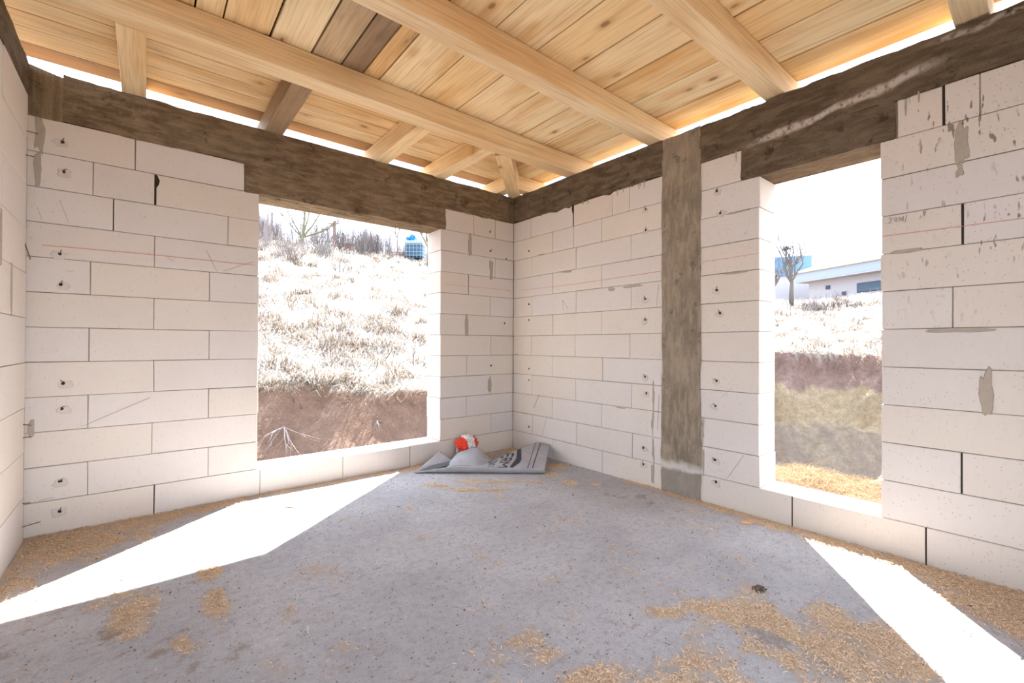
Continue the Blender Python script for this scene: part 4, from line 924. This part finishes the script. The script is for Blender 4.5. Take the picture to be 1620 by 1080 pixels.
for (dx, rr_, lab) in ((-.22, .22, 'larger bright blue barrel lying on top of the water tank'), (-.62+.08, .15, 'smaller blue barrel lying left on top of the water tank')):
    p = Vector((11.85, 25.45, tb+1.36))+R3 @ Vector((dx+.12, 0, rr_)); o = empty('barrel', (p.x, p.y, p.z-rr_)); o.rotation_euler = (0, 0, tk.rotation_euler.z)
    mb = MB(); mb.tube([(0, -.42, rr_), (0, -.38, rr_), (0, 0, rr_), (0, .38, rr_), (0, .42, rr_)], [rr_*.85, rr_, rr_, rr_, rr_*.85], 20); mb.build('drum', MBl, o, False)
    mb = MB(); mb.tube([(0, -.445, rr_+.07), (0, -.42, rr_+.07)], .03, 8); mb.build('bung', MF, o); tag(o, lab, 'barrel')

def prism(name, base, z0, z1, mat, parent): 
    n = len(base); V = [(x, y, z0) for x, y in base]+[(x, y, z1) for x, y in base]
    Fc = [list(range(n))[::-1], [n+i for i in range(n)]]+[[i, (i+1) % n, n+(i+1) % n, n+i] for i in range(n)]
    return link(name, mesh(name, V, Fc), mat, parent)
def frame_house(P, Q, depth):
    P = Vector(P); Q = Vector(Q); u = (Q-P).normalized(); nrm = Vector((-u.y, u.x))
    if nrm.dot((P+Q)/2-Vector((CAM.x, CAM.y))) < 0: nrm = -nrm
    return P, Q, u, nrm
M_WALLW = plain('white_render', (.33, .31, .32), var=.06, scale=2); M_FASCB = plain('grey_fascia', (.24, .27, .31), var=.05); M_ROOFW = plain('pale_roof_sheet', (.86, .86, .86), var=.05, scale=3)
M_GUT = plain('copper_gutter', (.42, .30, .21)); M_GLASS = NT('dark_glass', .1, .6).col((.05, .09, .12)); M_BLUE = plain('blue_louvre', (.085, .15, .235), var=.08)
# white house on the right
P, Q, u, nn = frame_house((35.1, 8.95), (31.1, .3), 7)
hb = empty('house', (P.x, P.y, 4.2)); tag(hb, 'white rendered house with pale hipped roof beyond the right window', 'house')
def loc(x, y): return (P+u*x+nn*y-Vector((hb.location.x, hb.location.y)))
Lh = (Q-P).length
def hp(name, x0, x1, y0, y1, z0, z1, mat): return prism(name, [tuple(loc(x0, y0)), tuple(loc(x1, y0)), tuple(loc(x1, y1)), tuple(loc(x0, y1))], z0-4.2, z1-4.2, mat, hb)
hp('wall', .5, Lh, .8, 7, 3.2, 5.9, M_WALLW); hp('soffit', 0, Lh+.5, 0, 7.8, 5.82, 5.9, M_WALLW); hp('fascia', 0, Lh+.5, 0, .12, 5.88, 6.5, M_FASCB); hp('fascia', 0, .12, .12, 7.8, 5.88, 6.5, M_FASCB)
hp('gutter', -.05, Lh+.5, -.12, 0, 6.5, 6.6, M_GUT)
A4 = [loc(-.05, -.05), loc(Lh+.5, -.05), loc(Lh+.5, 7.9), loc(-.05, 7.9)]; R4 = [loc(3.2, 4), loc(Lh-2, 4)]
V = [(a.x, a.y, 2.4) for a in A4]+[(r.x, r.y, 4.0) for r in R4]; link('roof', mesh('roof', V, [[0, 1, 5, 4], [1, 2, 5], [2, 3, 4, 5], [3, 0, 4], [3, 2, 1, 0]]), M_ROOFW, hb)
hp('window', 4.25, 5.95, .72, .80, 4.72, 5.24, M_GLASS)
hp('window_frame', 4.15, 6.05, .76, .81, 4.66, 5.30, M_POST); hp('vent', 1.9, 2.2, .74, .8, 5.15, 5.42, M_POST); hp('vent', 3.1, 3.4, .74, .8, 4.6, 4.85, M_POST)
# blue louvred building behind it
P, Q, u, nn = frame_house((36.5, 12.6), (38.6, 8.9), 6)
hc = empty('louvred_building', (P.x, P.y, 4.2)); tag(hc, 'pale building with blue louvred roof, left behind the white house', 'building'); hb2 = hb; hb = hc
hp('wall', 0, 4.2, .3, 6, 3.2, 6.9, M_WALLW)
for k in range(9): 
    z = 6.85+k*.19; hp('louvre', -.1, 4.3, .1+k*.14, .16+k*.14, z, z+.17, M_BLUE)
hp('roof', -.15, 4.35, .3, 6, 6.85, 8.45, M_BLUE)
# pink roofed house and orange shed on the left skyline
M_PINK = plain('pink_roof', (.20, .165, .185), var=.05, scale=3); M_BRK = plain('brick_red', (.36, .13, .09), var=.3, scale=6); M_ORG = plain('orange_planks', (.42, .22, .10), var=.35, scale=5)
P, Q, u, nn = frame_house((13.1, 37.3), (16.6, 34.5), 5)
hb = empty('small_house', (P.x, P.y, 4.2)); tag(hb, 'low brick house with a pale pink roof on the skyline', 'house')
hp('wall', .1, 4.4, .1, 4.5, 7.5, 9.45, M_BRK); hp('gable', 2.0, 4.4, .02, .1, 9.0, 9.75, M_BRK)
A4 = [loc(-.3, -.3), loc(4.6, -.3), loc(4.6, 5), loc(-.3, 5)]; R4 = [loc(1.6, 2.3), loc(4.6, 2.3)]
V = [(a.x, a.y, z-4.2) for a, z in zip(A4, (9.25, 9.65, 9.65, 9.25))]+[(R4[0].x, R4[0].y, 6.3), (R4[1].x, R4[1].y, 6.55)]; link('roof', mesh('roof', V, [[0, 1, 5, 4], [1, 2, 5], [2, 3, 4, 5], [3, 0, 4], [3, 2, 1, 0]]), M_PINK, hb)
P, Q, u, nn = frame_house((10.55, 36.85), (11.75, 35.85), 3)
hb = empty('garden_shed', (P.x, P.y, 4.2)); tag(hb, 'small orange wooden shed behind the dark post on the skyline', 'shed')
hp('wall', 0, 1.55, 0, 2, 8.2, 9.95, M_ORG); hp('roof', -.15, 1.7, -.2, 2.2, 9.95, 10.05, M_PINK)
